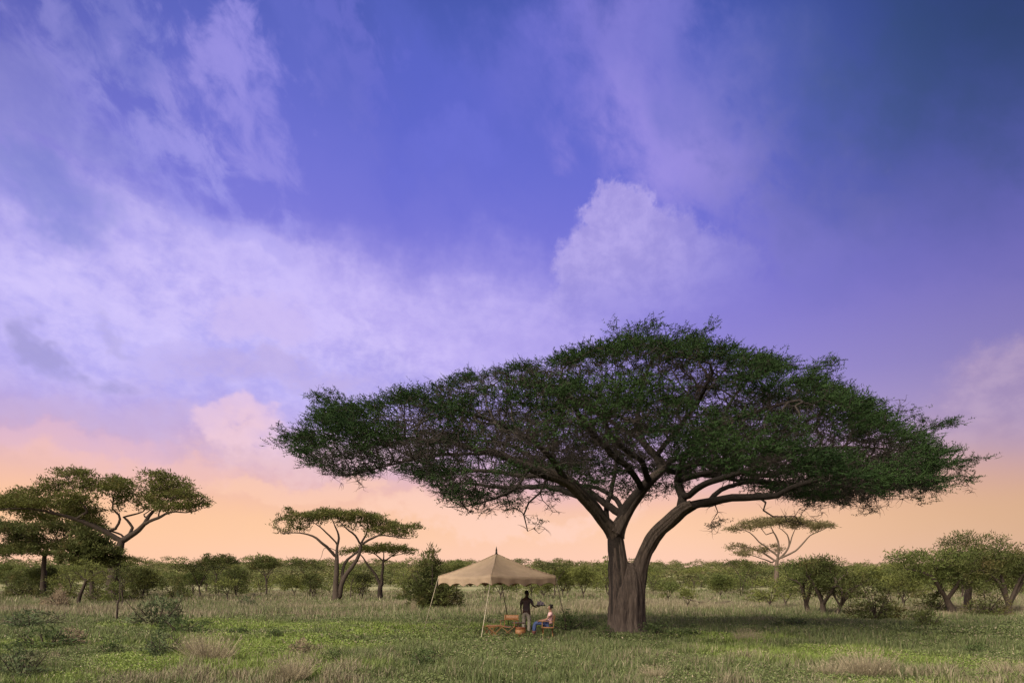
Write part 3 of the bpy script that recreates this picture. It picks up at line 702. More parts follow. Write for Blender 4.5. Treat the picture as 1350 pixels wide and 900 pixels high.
def shoots(base, dirs, k, rs):
    """k shoots per node, each shoot a spine of paired leaflets"""
    B = np.repeat(base, k, 0); D = np.repeat(dirs, k, 0); n = len(B)
    B = B+rs.randn(n, 3)*np.array([.20,.20,.07])
    O = B.copy(); O[:,2] = 0; O /= np.linalg.norm(O, axis=1)[:, None]+1e-9
    D = D*.35+O*.45+rs.randn(n, 3)*np.array([.42,.42,.16]); D[:,2] += .16+.16*(rs.rand(n) < .15); D /= np.linalg.norm(D, axis=1)[:, None]
    Ln = .16+.30*rs.rand(n)**1.4
    P0 = []; DD = []; LL = []; WW = []; RN = []
    rn = rs.rand(n)
    # spine blade, plus four side leaves
    P0.append(B); DD.append(D); LL.append(Ln*1.1); WW.append(np.full(n, .024)); RN.append(rn)
    for t in (.25, .5, .75):
        for s in (-1, 1):
            q_ = rs.randn(n, 3); S = np.cross(D, q_); S /= np.linalg.norm(S, axis=1)[:, None]+1e-9
            P0.append(B+D*(Ln*t)[:, None]); DD.append(D*.45+S*.9); LL.append(.05+.05*rs.rand(n)); WW.append(.020+.012*rs.rand(n)); RN.append(rn*.7+.3*rs.rand(n))
    return blades(np.concatenate(P0), np.concatenate(DD), np.concatenate(LL), np.concatenate(WW), rs, rnd=np.concatenate(RN))
dirs = pos[sel]-pos[par[sel]]; dirs /= np.linalg.norm(dirs, axis=1)[:, None]+1e-9
fv, fi, fr = shoots(pos[sel], dirs, 19, rs)
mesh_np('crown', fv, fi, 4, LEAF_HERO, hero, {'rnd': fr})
# ---------------------------------------------------------------- traced trees behind
DK = 3.4
LN = 2.0
def traced(name, base, Y0, limbs_px, pads_px, label, bark, leaf, seed, cat='tree', dens=3., step=.6, tip=.03, leafn=12, leafL=.55, leafW=.16, rscale=1., depthk=1., **kw):
    """limbs in photo pixels with a depth offset (m) and a radius (m), converted to metres round the tree's own base"""
    bx, by = base; s = Y0/F; loc = Vector(((bx-CX)*s, Y0, gzf((bx-CX)*s, Y0)-.05))
    zb = CAMZ+(HY-by)*s-loc.z
    def c(px, py, dy, r): return ((px-bx)*s, dy, (by-py)*s+zb, r*rscale)
    polys = []
    for L_ in limbs_px:
        q = [c(*p) for p in L_]; polys.append(q)
    if zb > .02 or True: polys[0][0] = (polys[0][0][0], polys[0][0][1], 0., polys[0][0][3])
    pads = [((px-bx)*s, dy, (by-py)*s+zb, rx*s, rx*s*dk, rz*s, w) for (px, py, dy, rx, rz, dk, w) in pads_px]
    wood, fol = grow_tree(polys, pads, seed, step=step*.8, dens=dens*DK, tip=tip*.62, leafn=int(leafn*LN), leafL=leafL, leafW=leafW, **kw)
    return tree_thing(name, loc, label, cat, wood, fol, bark, leaf)
# big old tree at the left edge
traced('umbrella_thorn_tree', (148,790), 95, [
  [(148,790,0,1.0),(148,775,0,.85),(149,755,0,.75),(152,738,0,.65),(157,722,0,.55),(160,712,0,.5)],
  [(160,713,0,.42),(148,705,-.5,.40),(138,698,-1,.36),(125,691,-1.5,.32),(112,686,-2,.28),(95,681,-3,.2),(70,677,-4,.14),(40,677,-5,.10),(5,677,-5,.06)],
  [(112,686,-2,.22),(120,681,-2,.2),(127,676,-2,.18),(124,669,-2,.15),(116,660,-2,.11),(108,645,-2,.08),(100,632,-2,.05)],
  [(145,703,-.5,.2),(152,697,0,.19),(156,690,0,.17),(151,679,1,.15),(140,670,1.5,.12),(138,655,2,.09),(142,640,2,.06)],
  [(160,712,0,.30),(168,703,.5,.24),(169,694,1,.2),(160,684,1.5,.17),(152,680,2,.14),(165,676,2,.12),(178,672,2,.09),(186,664,2,.06)],
  [(160,714,0,.42),(172,706,0,.38),(184,698,0,.34),(191,690,0,.28),(196,680,.3,.24),(203,671,.6,.18),(212,664,1,.12),(222,650,1,.08)],
  [(190,692,0,.26),(200,687,-.6,.22),(214,683,-1,.20),(226,678,-1.6,.16),(236,676,-2,.12),(255,677,-2,.08),(270,674,-2,.05)],
  [(196,680,.3,.12),(186,680,1,.10),(182,676,1.5,.08),(190,668,2,.06)],
  [(214,683,-1,.1),(218,673,-1.5,.09),(230,664,-2,.07),(243,655,-2,.05)],
  [(95,681,-3,.14),(75,670,-3,.11),(55,662,-2,.08),(40,655,-2,.05)],
  [(160,712,0,.16),(150,704,2,.14),(95,690,5,.12),(60,680,7,.08),(30,672,8,.05)] ],
 [(8,660,2,34,8,.8,1),(55,664,-4,40,7,.8,1),(90,668,1,30,6,.8,1),(15,664,-3,26,7,.8,1),(45,654,-2,34,8,.8,1),(75,640,-1,26,7,.8,1),(100,622,0,26,5,.8,1),(82,660,3,28,8,.8,1),(118,636,-1,24,8,.8,1),(112,655,-3,24,7,.8,1),(148,632,1,26,7,.8,1),(145,650,2,20,7,.8,.8),(165,640,-2,24,8,.8,1),
  (180,652,2,20,6,.8,.8),(205,625,0,24,6,.8,1),(228,634,0,28,7,.8,1),(215,645,1,28,8,.8,1),(250,652,-2,26,6,.8,1),(265,662,-2,20,5,.8,1),(240,668,-2,28,5,.8,.9),(205,655,-1,20,6,.8,.7),(135,686,-1,8,3,.8,1),(20,676,4,30,3,.8,.7)],
 'tall old acacia with snaking limbs and layered dark crown at the left edge', BARK, LEAF_O, 21, dens=2.2, step=.75, tip=.045, leafn=20, leafL=.42, leafW=.12, scat=.62)
traced('umbrella_thorn_tree', (57,787), 107, [
  [(57,787,0,.5),(57,760,0,.4),(58,735,0,.32),(60,718,0,.26)], [(60,722,0,.2),(40,708,-1,.15),(15,698,-2,.08)], [(60,722,0,.2),(85,706,1,.15),(105,698,1,.08)], [(60,730,0,.16),(35,722,1,.12),(8,724,1,.06)],[(60,730,0,.16),(80,722,1,.1),(95,718,1,.06)]],
 [(100,690,3,34,6,.7,1),(0,690,1,40,6,.7,1),(45,722,-2,44,7,.7,1),(100,715,-1,26,6,.7,1),(25,696,-2,42,6,.7,1),(75,690,0,40,6,.7,1),(15,716,1,34,7,.7,1),(70,712,2,34,6,.7,1),(30,706,0,30,5,.7,1),(-10,724,0,25,6,.7,1)],
 'flat tiered acacia below the high crown of the tall tree at the left edge', BARK, LEAF_A, 22, dens=1.9, step=.8, tip=.05, leafn=22, leafL=.42, leafW=.12, scat=.65)
traced('thorn_tree', (122,793), 80, [
  [(122,793,0,.32),(121,770,0,.26),(120,748,0,.22),(120,735,0,.18)], [(120,745,0,.14),(100,728,-1,.1),(88,720,-1,.05)], [(120,745,0,.14),(140,725,1,.1),(152,718,1,.05)],[(120,737,0,.12),(120,718,0,.08),(122,706,0,.04)]],
 [(120,712,0,30,12,.8,1.3),(98,728,-1,22,9,.8,1.3),(142,728,0,24,10,.8,1.3),(122,724,0,34,12,.8,1.3),(110,702,0,18,6,.8,1.3)],
 'dense rounded dark thorn tree in front of the tall tree at the left edge', BARK, LEAF_A, 23, dens=4.5, step=.6, tip=.03, leafn=16, leafL=.5, leafW=.15)
traced('thorn_tree', (102,797), 66, [
  [(102,797,0,.20),(106,785,0,.17),(111,772,0,.14),(114,764,0,.12)], [(113,766,0,.09),(104,757,0,.06),(96,752,0,.03)], [(113,768,0,.09),(124,758,0,.06),(136,752,0,.03)],[(114,764,0,.06),(112,752,0,.04)]],
 [(100,752,0,22,7,.8,1),(85,764,-1,18,7,.8,1),(122,750,0,24,8,.8,1),(134,764,0,16,8,.8,1),(112,742,0,22,6,.8,1)],
 'small crooked thorn tree leaning right with an airy yellow-green crown', BARK, LEAF_C, 24, dens=5, step=.42, tip=.016, leafn=9, leafL=.22, leafW=.055)
# pair of flat-topped trees left of the shelter
traced('umbrella_thorn_tree', (445,792), 83, [
  [(443,792,0,.48),(443,776,0,.38),(444,760,0,.32),(444,745,0,.29),(444,733,0,.25)],
  [(444,735,0,.2),(436,724,-.5,.19),(427,715,-1,.16),(420,709,-1,.14),(408,704,-1,.1),(392,702,-1,.07),(374,704,-1,.04)],
  [(444,735,0,.18),(443,722,.5,.16),(445,708,.5,.14),(440,695,1,.09),(435,684,1,.05)],
  [(444,717,.5,.1),(434,705,0,.1),(425,695,-1,.07),(412,686,-1,.04)],
  [(447,788,.2,.36),(450,770,.2,.32),(456,756,.3,.28),(463,746,.4,.25),(469,736,.5,.22),(473,726,.5,.2),(474,716,.6,.17)],
  [(450,764,.2,.2),(451,748,.8,.18),(456,738,1,.16),(464,730,1.5,.12),(472,722,2,.1)],
  [(474,718,.6,.13),(468,706,0,.12),(458,697,-1,.09),(450,688,-1,.05)],
  [(474,716,.6,.13),(480,704,1,.11),(482,692,1.5,.07),(478,684,2,.04)],
  [(474,718,.6,.15),(486,711,0,.14),(500,706,-.5,.11),(520,708,-1,.07),(542,710,-1,.04)],
  [(500,706,-.5,.09),(512,700,0,.07),(532,696,0,.04)],
  [(444,726,.0,.05),(434,722,1,.045),(425,722,1,.04),(420,735,1.2,.03),(412,742,1.2,.02),(402,738,1.2,.015)]],
 [(364,690,-1,8,3,.8,1.6),(385,674,-1,14,4,.8,1.6),(405,681,-1,30,5,.8,1.4),(395,693,0,16,3,.8,.8),(436,676,0,38,5,.8,1.7),(470,678,0,36,5,.8,1.7),(492,685,1,28,5,.8,1.7),(515,695,0,28,5,.8,1.7),(542,693,0,18,3,.8,1.5),(530,703,0,20,3,.8,1.3),(494,676,2,10,2.5,.8,1.3),(375,700,0,12,2,.8,.5)],
 'flat-topped acacia with several steep stems, taller of the pair left of the shelter', BARK, LEAF_O, 31, dens=2.6, step=.5, tip=.028, leafn=13, leafL=.34, leafW=.09, scat=.38)
traced('umbrella_thorn_tree', (502,790), 91, [
  [(502,790,0,.40),(501,778,0,.34),(502,770,0,.30)], [(502,772,0,.22),(495,757,0,.18),(486,746,0,.14),(479,735,0,.09),(474,729,0,.05)],
  [(503,772,0,.24),(504,758,0,.2),(505,744,0,.17),(506,736,0,.14)], [(506,740,0,.11),(496,731,0,.08),(488,727,0,.05)], [(506,740,0,.12),(516,733,0,.08),(526,727,0,.05)], [(506,738,0,.1),(506,728,0,.06)],[(516,733,0,.06),(530,730,0,.04),(540,727,0,.03)]],
 [(462,725,0,16,3.5,.8,1.7),(482,722,0,24,4,.8,1.8),(508,721,0,30,4.5,.8,1.8),(530,722,0,18,3.5,.8,1.7),(537,728,0,12,2,.8,1)],
 'flat-topped acacia with a thin level crown, shorter of the pair left of the shelter', BARK, LEAF_O, 32, dens=2.8, step=.5, tip=.026, leafn=13, leafL=.34, leafW=.09, scat=.36)
# tall shaggy bush beside the shelter
def bush(name, base, Y0, w, hh, label, leaf, seed, dens=9, leafn=10, leafL=.3, leafW=.06, lobes=None, cat='bush', stems=7, up=.5, tip=.012, step=.28, group=None):
    bx, by = base; s = Y0/F; loc = Vector(((bx-CX)*s, Y0, gzf((bx-CX)*s, Y0)-.03)); rs = np.random.RandomState(seed)
    W_ = w*s/2; H_ = hh*s; polys = [[(0,0,0,.05+.02*H_),(0,.02,.06*H_,.04+.02*H_),(.02,0,.14*H_,.03+.015*H_)]]
    for i in range(stems):
        a = i*2*math.pi/stems+rs.rand(); rr = W_*(.35+.4*rs.rand()); t = H_*(.5+.3*rs.rand())
        polys.append([(0,0,.04*H_,.03+.01*H_),(rr*.5*math.cos(a),rr*.5*math.sin(a),t*.55,.022+.006*H_),(rr*math.cos(a),rr*math.sin(a),t,.012)])
    pads = lobes(W_, H_) if lobes else [(0,0,H_*.5,W_*.9,W_*.8,H_*.42,1),(W_*.35,0,H_*.3,W_*.6,W_*.6,H_*.3,1),(-W_*.4,0,H_*.3,W_*.6,W_*.6,H_*.3,1),(0,0,H_*.25,W_*.8,W_*.7,H_*.22,1),(0,-.1*W_,H_*.8,W_*.4,W_*.4,H_*.2,1.2)]
    wood, fol = grow_tree(polys, pads, seed, step=step, dens=dens/max(.3, W_*W_)*1.6, leafn=leafn, leafL=leafL, leafW=leafW, leafdir=(.5,.45,up), scat=.22, tip=tip, wig=.3)
    return tree_thing(name, loc, label, cat, wood, fol, BARK, leaf, group, crown='foliage', trunk='stem')
bush('bush', (568,803), 56, 84, 84, 'tall shaggy dark bush directly behind the left corner of the shelter', LEAF_A, 41, dens=230, leafn=16, leafL=.34, leafW=.07, stems=9,
     lobes=lambda w, h: [(0,0,h*.32,w,w*.8,h*.28,1.1),(-w*.1,0,h*.55,w*.72,w*.6,h*.25,1.1),(-w*.05,0,h*.76,w*.45,w*.4,h*.22,1.2),(w*.05,0,h*.92,w*.22,w*.25,h*.12,.8),(w*.6,0,h*.2,w*.5,w*.4,h*.2,1)], up=.9)
# thin pale tree showing under the right side of the great crown
traced('umbrella_thorn_tree', (1024,788), 108, [
  [(1024,788,0,.5),(1024,765,0,.4),(1024,745,0,.34),(1024,738,0,.3)],
  [(1024,742,0,.2),(1026,728,0,.18),(1026,714,0,.15),(1020,702,0,.1),(1015,692,0,.05)], [(1025,732,0,.16),(1012,722,0,.14),(1001,714,0,.11),(988,702,0,.07),(972,697,0,.04)],
  [(1024,740,0,.16),(1008,728,1,.14),(994,722,1,.1),(975,719,1,.06),(962,720,1,.04)], [(1020,742,0,.12),(1005,738,-1,.1),(990,733,-1,.07),(974,729,-1,.04)],
  [(1025,738,0,.17),(1036,728,0,.15),(1041,717,0,.13),(1038,705,0,.09),(1028,696,0,.05)],[(1041,719,0,.11),(1044,708,0,.09),(1048,698,0,.06),(1056,690,0,.04)],
  [(1030,735,0,.17),(1048,725,-.5,.14),(1060,713,-.5,.12),(1067,705,-.5,.09),(1082,698,-.5,.06),(1098,692,-.5,.03)],[(1013,708,0,.08),(1006,700,0,.06),(1000,692,0,.04)]],
 [(972,695,0,16,2.5,.8,.8),(992,690,0,22,3,.8,1),(1016,686,0,24,3,.8,1),(1042,686,0,24,3,.8,1),(1066,690,0,22,3,.8,1),(1088,691,0,14,1.6,.8,.8),(972,719,1,14,1.5,.8,.9),(990,724,0,16,2,.8,.7),(978,731,-1,14,1.5,.8,.9),(1020,722,1,18,3,.8,.5)],
 'thin pale brownish acacia with bare fanning limbs, right of the great trunk', BARK_PALE, leaf_mat('leaf_sparse_brown', (.10,.085,.04), (.19,.16,.08), None), 33, dens=2.0, step=.6, tip=.028, leafn=22, leafL=.42, leafW=.10, scat=.55)
# clump right of centre: three stems with their own crowns
def simple(name, base, Y0, w, hh, label, leaf, seed, lean=0, crown_h=.45, cat='tree', bark=None, dens=3., leafn=13, leafL=.4, leafW=.12, layers=1, r=.14, step=.45, group=None, **kw):
    bx, by = base; top_ = by-hh
    fk = by-hh*(1-crown_h)*.75; rs = np.random.RandomState(seed+5)
    fx = bx+lean*.5; L0 = [(bx,by,0,r*1.3),(bx+lean*.2,by-(by-fk)*.5,0,r),(fx,fk,0,r*.85)]
    lim = [L0]
    for sgn in (-1, 1, -.4, .5):
        lim.append([(fx,fk,0,r*.6),(fx+sgn*w*.17,fk-(fk-top_)*.42,rs.randn()*.4,r*.42),(fx+sgn*w*.27+lean*.3,top_+hh*crown_h*.50,rs.randn()*.8,r*.16)])
    cx = bx+lean; pads = []
    for l in range(layers):
        ty = top_+hh*crown_h*(.22+.55*l/max(1, layers-.0)); ww = w*(1-.12*l)
        for sgn in (-1, -.45, .1, .5, 1):
            pads.append((cx+sgn*ww*.27+rs.randn()*2, ty+abs(sgn)*hh*.06+rs.randn()*hh*.02, rs.randn()*.5, ww*(.17+.10*rs.rand()), hh*crown_h*(.20+.12*rs.rand())/max(1,layers*.7), .9, .8))
    return traced(name, base, Y0, lim, pads, label, bark or BARK, leaf, seed, cat, dens=dens, step=step, leafn=leafn, leafL=leafL, leafW=leafW, tip=.02, scat=.35, **kw)
simple('thorn_tree', (1066,809), 46, 66, 78, 'dark bushy thorn tree, leftmost of three close stems right of the great tree', LEAF_B, 51, lean=-6, crown_h=.8, layers=3, dens=7, leafL=.20, leafW=.055, r=.17, step=.35)
simple('thorn_tree', (1085,812), 45, 84, 88, 'dark bushy thorn tree, middle one of three close stems right of the great tree', LEAF_A, 52, lean=0, crown_h=.76, layers=3, dens=7, leafL=.20, leafW=.055, r=.2, step=.35)
simple('thorn_tree', (1102,813), 44.5, 74, 66, 'thorn tree with a low dark spreading crown, right one of three close stems', LEAF_A, 53, lean=12, crown_h=.72, layers=2, dens=7, leafL=.20, leafW=.055, r=.12, step=.35)
bush('bush', (1155,820), 38, 76, 56, 'low rounded olive bush standing just right of the three-stemmed thorn clump', LEAF_A, 42, dens=150, leafn=11, leafL=.24, leafW=.06, stems=8)
simple('thorn_tree', (1256,808), 49, 168, 95, 'broad layered acacia with a leaning stem near the right edge', LEAF_B, 54, lean=-16, crown_h=.75, layers=3, dens=4.6, leafL=.22, leafW=.06, r=.24, step=.42)
simple('thorn_tree', (1276,806), 52, 112, 110, 'taller loose-topped acacia rising behind the broad tree near the right edge', LEAF_A, 55, lean=4, crown_h=.5, layers=2, dens=4.2, leafn=12, leafL=.22, leafW=.055, r=.26, step=.42)
simple('thorn_tree', (1328,812), 46, 130, 104, 'dark leafy acacia cut by the right edge of the view', LEAF_A, 56, lean=4, crown_h=.8, layers=3, dens=5, leafL=.22, leafW=.06, r=.22, step=.4)
simple('thorn_tree', (1372,812), 47, 110, 100, 'dense green acacia mostly beyond the right edge of the view', LEAF_B, 57, lean=0, crown_h=.6, layers=3, dens=4, leafL=.22, leafW=.06, r=.2, step=.42)
bush('bush', (1300,812), 44, 60, 44, 'dark green bush under the broad layered acacia near the right edge', LEAF_A, 43, dens=110, leafn=10, leafL=.24, leafW=.06)
for i, a in enumerate([((150,797),72,44,30,'leafy olive bush hiding the foot of the tall left-hand acacia',LEAF_B),((176,795),74,34,24,'small olive bush right of the foot of the tall left-hand acacia',LEAF_A),((78,792),88,46,26,'dark bush between the crooked tree and the far left edge',LEAF_A),
   ((30,790),95,60,26,'wide dark bush at the far left edge',LEAF_A),((128,796),74,30,20,'low dark bush just right of the crooked thorn tree',LEAF_A),((236,790),90,40,22,'low green bush left of the slender pale sapling',LEAF_B),((1120,806),52,40,24,'low green bush behind the rounded olive bush',LEAF_B),((1235,806),50,34,26,'dark bush left of the broad acacia stem near the right edge',LEAF_A),((535,791),86,34,20,'low bush left of the tall shaggy bush',LEAF_B),((1000,798),68,44,20,'low grey-green bush on the flat left of the three-stemmed clump',LEAF_C)]):
    bush('bush', a[0], a[1], a[2], a[3], a[4], a[5], 500+i, dens=90, leafn=16, leafL=.30, leafW=.09, stems=7, step=.36)
# mid-distance trees with a look of their own
mids = [
 ('thorn_tree',(8,776),170,60,34,'small pale-stemmed acacia at the far left below the tall dark trees',LEAF_B,0,.5,2),
 ('thorn_tree',(30,783),130,52,34,'open thorn tree with forked stem at the far left',LEAF_A,4,.5,2),
 ('thorn_tree',(62,786),112,56,40,'mid-green thorn tree between the far left edge and the crooked tree',LEAF_B,-3,.55,2),
 ('thorn_tree',(160,800),60,16,60,'slim sparse sapling right of the dark rounded thorn tree',LEAF_A,4,.6,3),
 ('thorn_tree',(191,788),100,52,42,'yellowish thorn tree with a short dark stem right of the tall tree',LEAF_C,-4,.6,2),
 ('umbrella_thorn_tree',(254,786),112,38,36,'green thorn tree left of the dark flat-topped pair',LEAF_B,2,.5,2),
 ('umbrella_thorn_tree',(284,782),125,62,52,'dark flat umbrella tree, left one of two on the skyline in the left woodland',LEAF_A,3,.4,1),
 ('umbrella_thorn_tree',(351,783),125,52,50,'dark flat umbrella tree, right one of two on the skyline in the left woodland',LEAF_A,-2,.4,1),
 ('thorn_tree',(300,792),84,26,30,'slender pale sapling in front of the flat umbrella trees',LEAF_C,0,.5,1),
 ('thorn_tree',(312,784),115,38,38,'thorn tree filling the gap between the two flat umbrella trees',LEAF_B,2,.55,2),
 ('thorn_tree',(226,792),82,34,34,'low dark thorn tree with a thin stem left of the slender sapling',LEAF_A,3,.6,2),
 ('bush',(412,786),100,26,34,'dark upright bush left of the taller flat-topped acacia',LEAF_A,0,.8,3),
 ('bush',(388,785),108,34,28,'lighter low bush left of the dark upright bush',LEAF_C,0,.8,2),
 ('bush',(478,790),88,22,38,'narrow dark bush between the pair of flat-topped acacias',LEAF_A,0,.8,3),
 ('thorn_tree',(462,786),95,16,34,'thin bare-stemmed sapling between the pair of flat-topped acacias',LEAF_B,2,.4,1),
 ('thorn_tree',(602,784),120,46,46,'green flat tree peeping over the left roof slope of the shelter',LEAF_B,0,.45,2),
 ('thorn_tree',(660,792),84,46,40,'dark-stemmed thorn tree seen beneath the shelter roof',LEAF_B,0,.55,2),
 ('thorn_tree',(717,790),92,34,34,'small two-stemmed thorn tree seen behind the seated guest',LEAF_C,0,.6,2),
 ('thorn_tree',(770,790),92,44,48,'bright green bushy thorn tree just left of the great trunk',LEAF_C,-2,.6,3),
 ('thorn_tree',(742,786),105,50,44,'rounded green thorn tree right of the shelter roof',LEAF_C,0,.6,2),
 ('thorn_tree',(881,792),84,30,26,'bushy thorn tree close to the right flank of the great trunk',LEAF_B,0,.6,2),
 ('thorn_tree',(906,801),60,26,26,'tiny airy sapling on the open flat right of the great trunk',LEAF_C,0,.6,1),
 ('thorn_tree',(950,789),98,46,34,'spreading thorn tree behind the fallen branch',LEAF_B,0,.6,2),
 ('thorn_tree',(1016,802),58,50,42,'light green thorn tree left of the three-stemmed clump',LEAF_C,-2,.6,2),
 ('thorn_tree',(1035,800),62,34,42,'yellow-green thorn tree touching the left side of the three-stemmed clump',LEAF_C,2,.6,2),
 ('thorn_tree',(1140,792),84,60,48,'pale green thorn tree rising behind the rounded olive bush',LEAF_C,2,.5,2),
 ('thorn_tree',(1190,798),66,60,46,'green thorn tree between the olive bush and the broad right-hand acacia',LEAF_C,0,.55,2),
 ('bush',(1222,803),58,34,22,'small dark bush left of the leaning stem near the right edge',LEAF_A,0,.85,2),
 ('thorn_tree',(1192,804),56,10,26,'thin bare-looking sapling right of the rounded olive bush',LEAF_A,1,.4,1),
]
for i, (nm, b, Y0, w, hh, lab, lf, ln, ch, ly) in enumerate(mids):
    Y0 = min(Y0, 1827/max(8, b[1]-770)) if b[1] > 790 else Y0
    k = Y0/F
    simple(nm, b, Y0, w, hh, lab, lf, 100+i*3, lean=ln, crown_h=min(.85,ch*1.35) if ch > .42 else ch, layers=ly, cat='bush' if nm == 'bush' else 'tree', dens=min(9, 240*ly/max(30., (w*k)**2)/ly*1.3), leafn=13 if nm != 'bush' else 15, leafL=.20+.0010*Y0, leafW=.055+.0003*Y0, r=.04+.0010*hh*k*10, step=.45)
# ---------------------------------------------------------------- woodland on the rise behind
protos = []
pr_rs = np.random.RandomState(77)
def proto(kind, seed):
    rs = np.random.RandomState(seed); r_ = .10
    if kind == 'flat': H_, W_ = 6.0, 4.2; fk = 1.9; pads = [(rs.randn()*.4+sx*1.7, rs.randn()*.8+sy*1.5, 5.2+rs.randn()*.25, 1.9, 1.9, .42, 1) for sx, sy in ((-1,0),(1,0),(0,1),(0,-1),(0,0))]
    elif kind == 'round': H_, W_ = 5.0, 3.; fk = .9; pads = [(sx*1.2, sy*1.1, z, 1.5, 1.5, .8, 1) for sx, sy, z in ((-1,0,2.0),(1,0,2.2),(0,1,3.2),(0,-1,1.9),(0,0,4.1),(.6,.3,3.2),(-.7,-.3,3.1))]
    else: H_, W_ = 3.2, 2.4; fk = .5; pads = [(sx*.9, sy*.8, z, 1.2, 1.2, .7, 1) for sx, sy, z in ((-1,0,1.3),(1,0,1.4),(0,1,1.9),(0,-1,1.3),(0,0,2.3))]
    polys = [[(0,0,0,r_*1.4),(.1,0,fk*.5,r_),(0,.1,fk,r_*.9)]]
    for i in range(4):
        a = i*1.57+rs.rand(); polys.append([(0,.1,fk,r_*.6),(math.cos(a)*W_*.2,math.sin(a)*W_*.2,fk+(H_-fk)*.4,r_*.4),(math.cos(a)*W_*.42,math.sin(a)*W_*.42,fk+(H_-fk)*.7,r_*.2)])
    return grow_tree(polys, pads, seed, step=.38, dens=8., leafn=9, leafL=.30, leafW=.11, tip=.010, scat=.33)
kinds = [('flat',201,LEAF_A,'umbrella_thorn_tree'),('flat',202,LEAF_B,'umbrella_thorn_tree'),('flat',203,LEAF_C,'umbrella_thorn_tree'),('round',204,LEAF_B,'thorn_tree'),('round',205,LEAF_C,'thorn_tree'),('round',206,LEAF_A,'thorn_tree'),('low',207,LEAF_B,'bush'),('low',208,LEAF_C,'bush')]
PM = []
desc = {'flat':'flat-topped acacia', 'round':'rounded thorn tree', 'low':'low leafy bush'}
tone = {LEAF_A.name:'dark olive', LEAF_B.name:'mid-green', LEAF_C.name:'yellow-green'}
for k_, sd_, lf, nm in kinds:
    w_, f_ = proto(k_, sd_); mw = bpy.data.meshes
    PM.append([nm, w_, f_, lf, k_, None])
rs = np.random.RandomState(5)
spots = []
tries = 0
while len(spots) < 290 and tries < 20000:
    tries += 1
    y = 100+(rs.rand()**1.1)*190; x = (rs.rand()*2-1)*(.80*y+12)
    if y < 125 and -.32*y < x < .05*y and rs.rand() < .6: continue
    if all((x-a)**2+(y-b)**2 > (2.2+.012*y)**2 for a, b in spots): spots.append((x, y))
spots.sort(key=lambda p: p[1])
zone = lambda x, y: ('beyond the left end of the meadow' if x/y < -.42 else 'behind the pair of flat-topped acacias' if x/y < -.14 else 'behind the shelter' if x/y < .10 else 'behind the great tree' if x/y < .34 else 'behind the three-stemmed clump' if x/y < .52 else 'beyond the right end of the meadow')
for i, (x, y) in enumerate(spots):
    j = int(rs.choice(8, p=[.10,.10,.08,.16,.13,.09,.18,.16])); nm, w_, f_, lf, kd, src = PM[j]
    lab = '%s %s standing in the woodland %s' % (tone[lf.name], desc[kd], zone(x, y)); cat = 'bush' if kd == 'low' else 'tree'
    grp = lab
    s_ = .75+.5*rs.rand(); sc_ = (s_*(1+.25*rs.rand()), s_*(1+.25*rs.rand()), s_*(.85+.35*rs.rand()))
    loc = (x, y, gzf(x, y)-.05); rz = rs.rand()*6.28
    if src is None:
        t = tree_thing(nm, loc, lab, cat, w_, f_, BARK, lf, grp, rz, 'crown' if kd != 'low' else 'foliage', 'trunk' if kd != 'low' else 'stem'); t.scale = sc_; PM[j][5] = t
    else: copy_thing(src, loc, rz, sc_, lab, grp)
# the far wood that reads as one mass up to the skyline
def far_wood():
    rs = np.random.RandomState(8); V = []; Fi = []; Rn = []; b = 0
    n = 6600
    y = 215+(rs.rand(n)**.9)*650; x = (rs.rand(n)*2-1)*(1.0*y+40); z = gz(x, y)
    hh = 2.6+8.5*rs.rand(n)**2.6*np.where(y > 380, 1., .55); ww = 3.0+3.0*rs.rand(n); ph = rs.rand(n)
    k = 120
    a = rs.rand(n, k)*6.283; q = np.sqrt(rs.rand(n, k)); zz = rs.rand(n, k)
    fl = (rs.rand(n) < .55)[:, None]
    zc = np.where(fl, .80+.2*zz-.16*q*q, .25+.75*zz*np.sqrt(np.maximum(0, 1-q*q*.8)))
    P = np.stack([x[:,None]+ww[:,None]*q*np.cos(a), y[:,None]+ww[:,None]*q*np.sin(a), z[:,None]+hh[:,None]*zc], 2).reshape(-1, 3)
    m = len(P); D = rs.randn(m, 3)*np.array([1,1,.35]); rn = (np.repeat(ph, k)*.7+rs.rand(m)*.3)
    v, fi, r_ = blades(P, D, .8+.7*rs.rand(m), .35+.25*rs.rand(m), rs, rnd=rn)
    o = mesh_np('woodland', v, fi, 4, leaf_mat('leaf_far_wood', (.045,.058,.024), (.15,.155,.052), (.16,.13,.07), .35, nscale=.05), None, {'rnd': r_})
    meta(o, 'far acacia woodland covering the low rise up to the skyline', 'woodland', kind='stuff')
far_wood()
# fallen branch on the flat
bx = at(930, 797, 66)
fb = grow_tree([[(-2.2,0,.75,.03),(-1.2,.1,.35,.07),(0,0,.12,.10),(1.3,.1,.12,.12),(2.4,0,.35,.09)],[(0,0,.12,.06),(.5,0,.5,.04),(.9,.1,.8,.02)],[(-1.2,.1,.35,.04),(-1.1,0,.8,.02)]], [(-2,0,.8,.5,.4,.2,1),(.9,0,.9,.4,.4,.2,1)], 61, step=.3, leafn=1, leafL=.1, leafW=.02, tip=.012)
o = mesh_np('fallen_branch', fb[0][0], fb[0][1], 4, BARK, None, smooth=True); o.location = (bx.x, 66, gzf(bx.x, 66)+.05); meta(o, 'dead fallen branch lying on the dry flat right of the great trunk', 'branch')
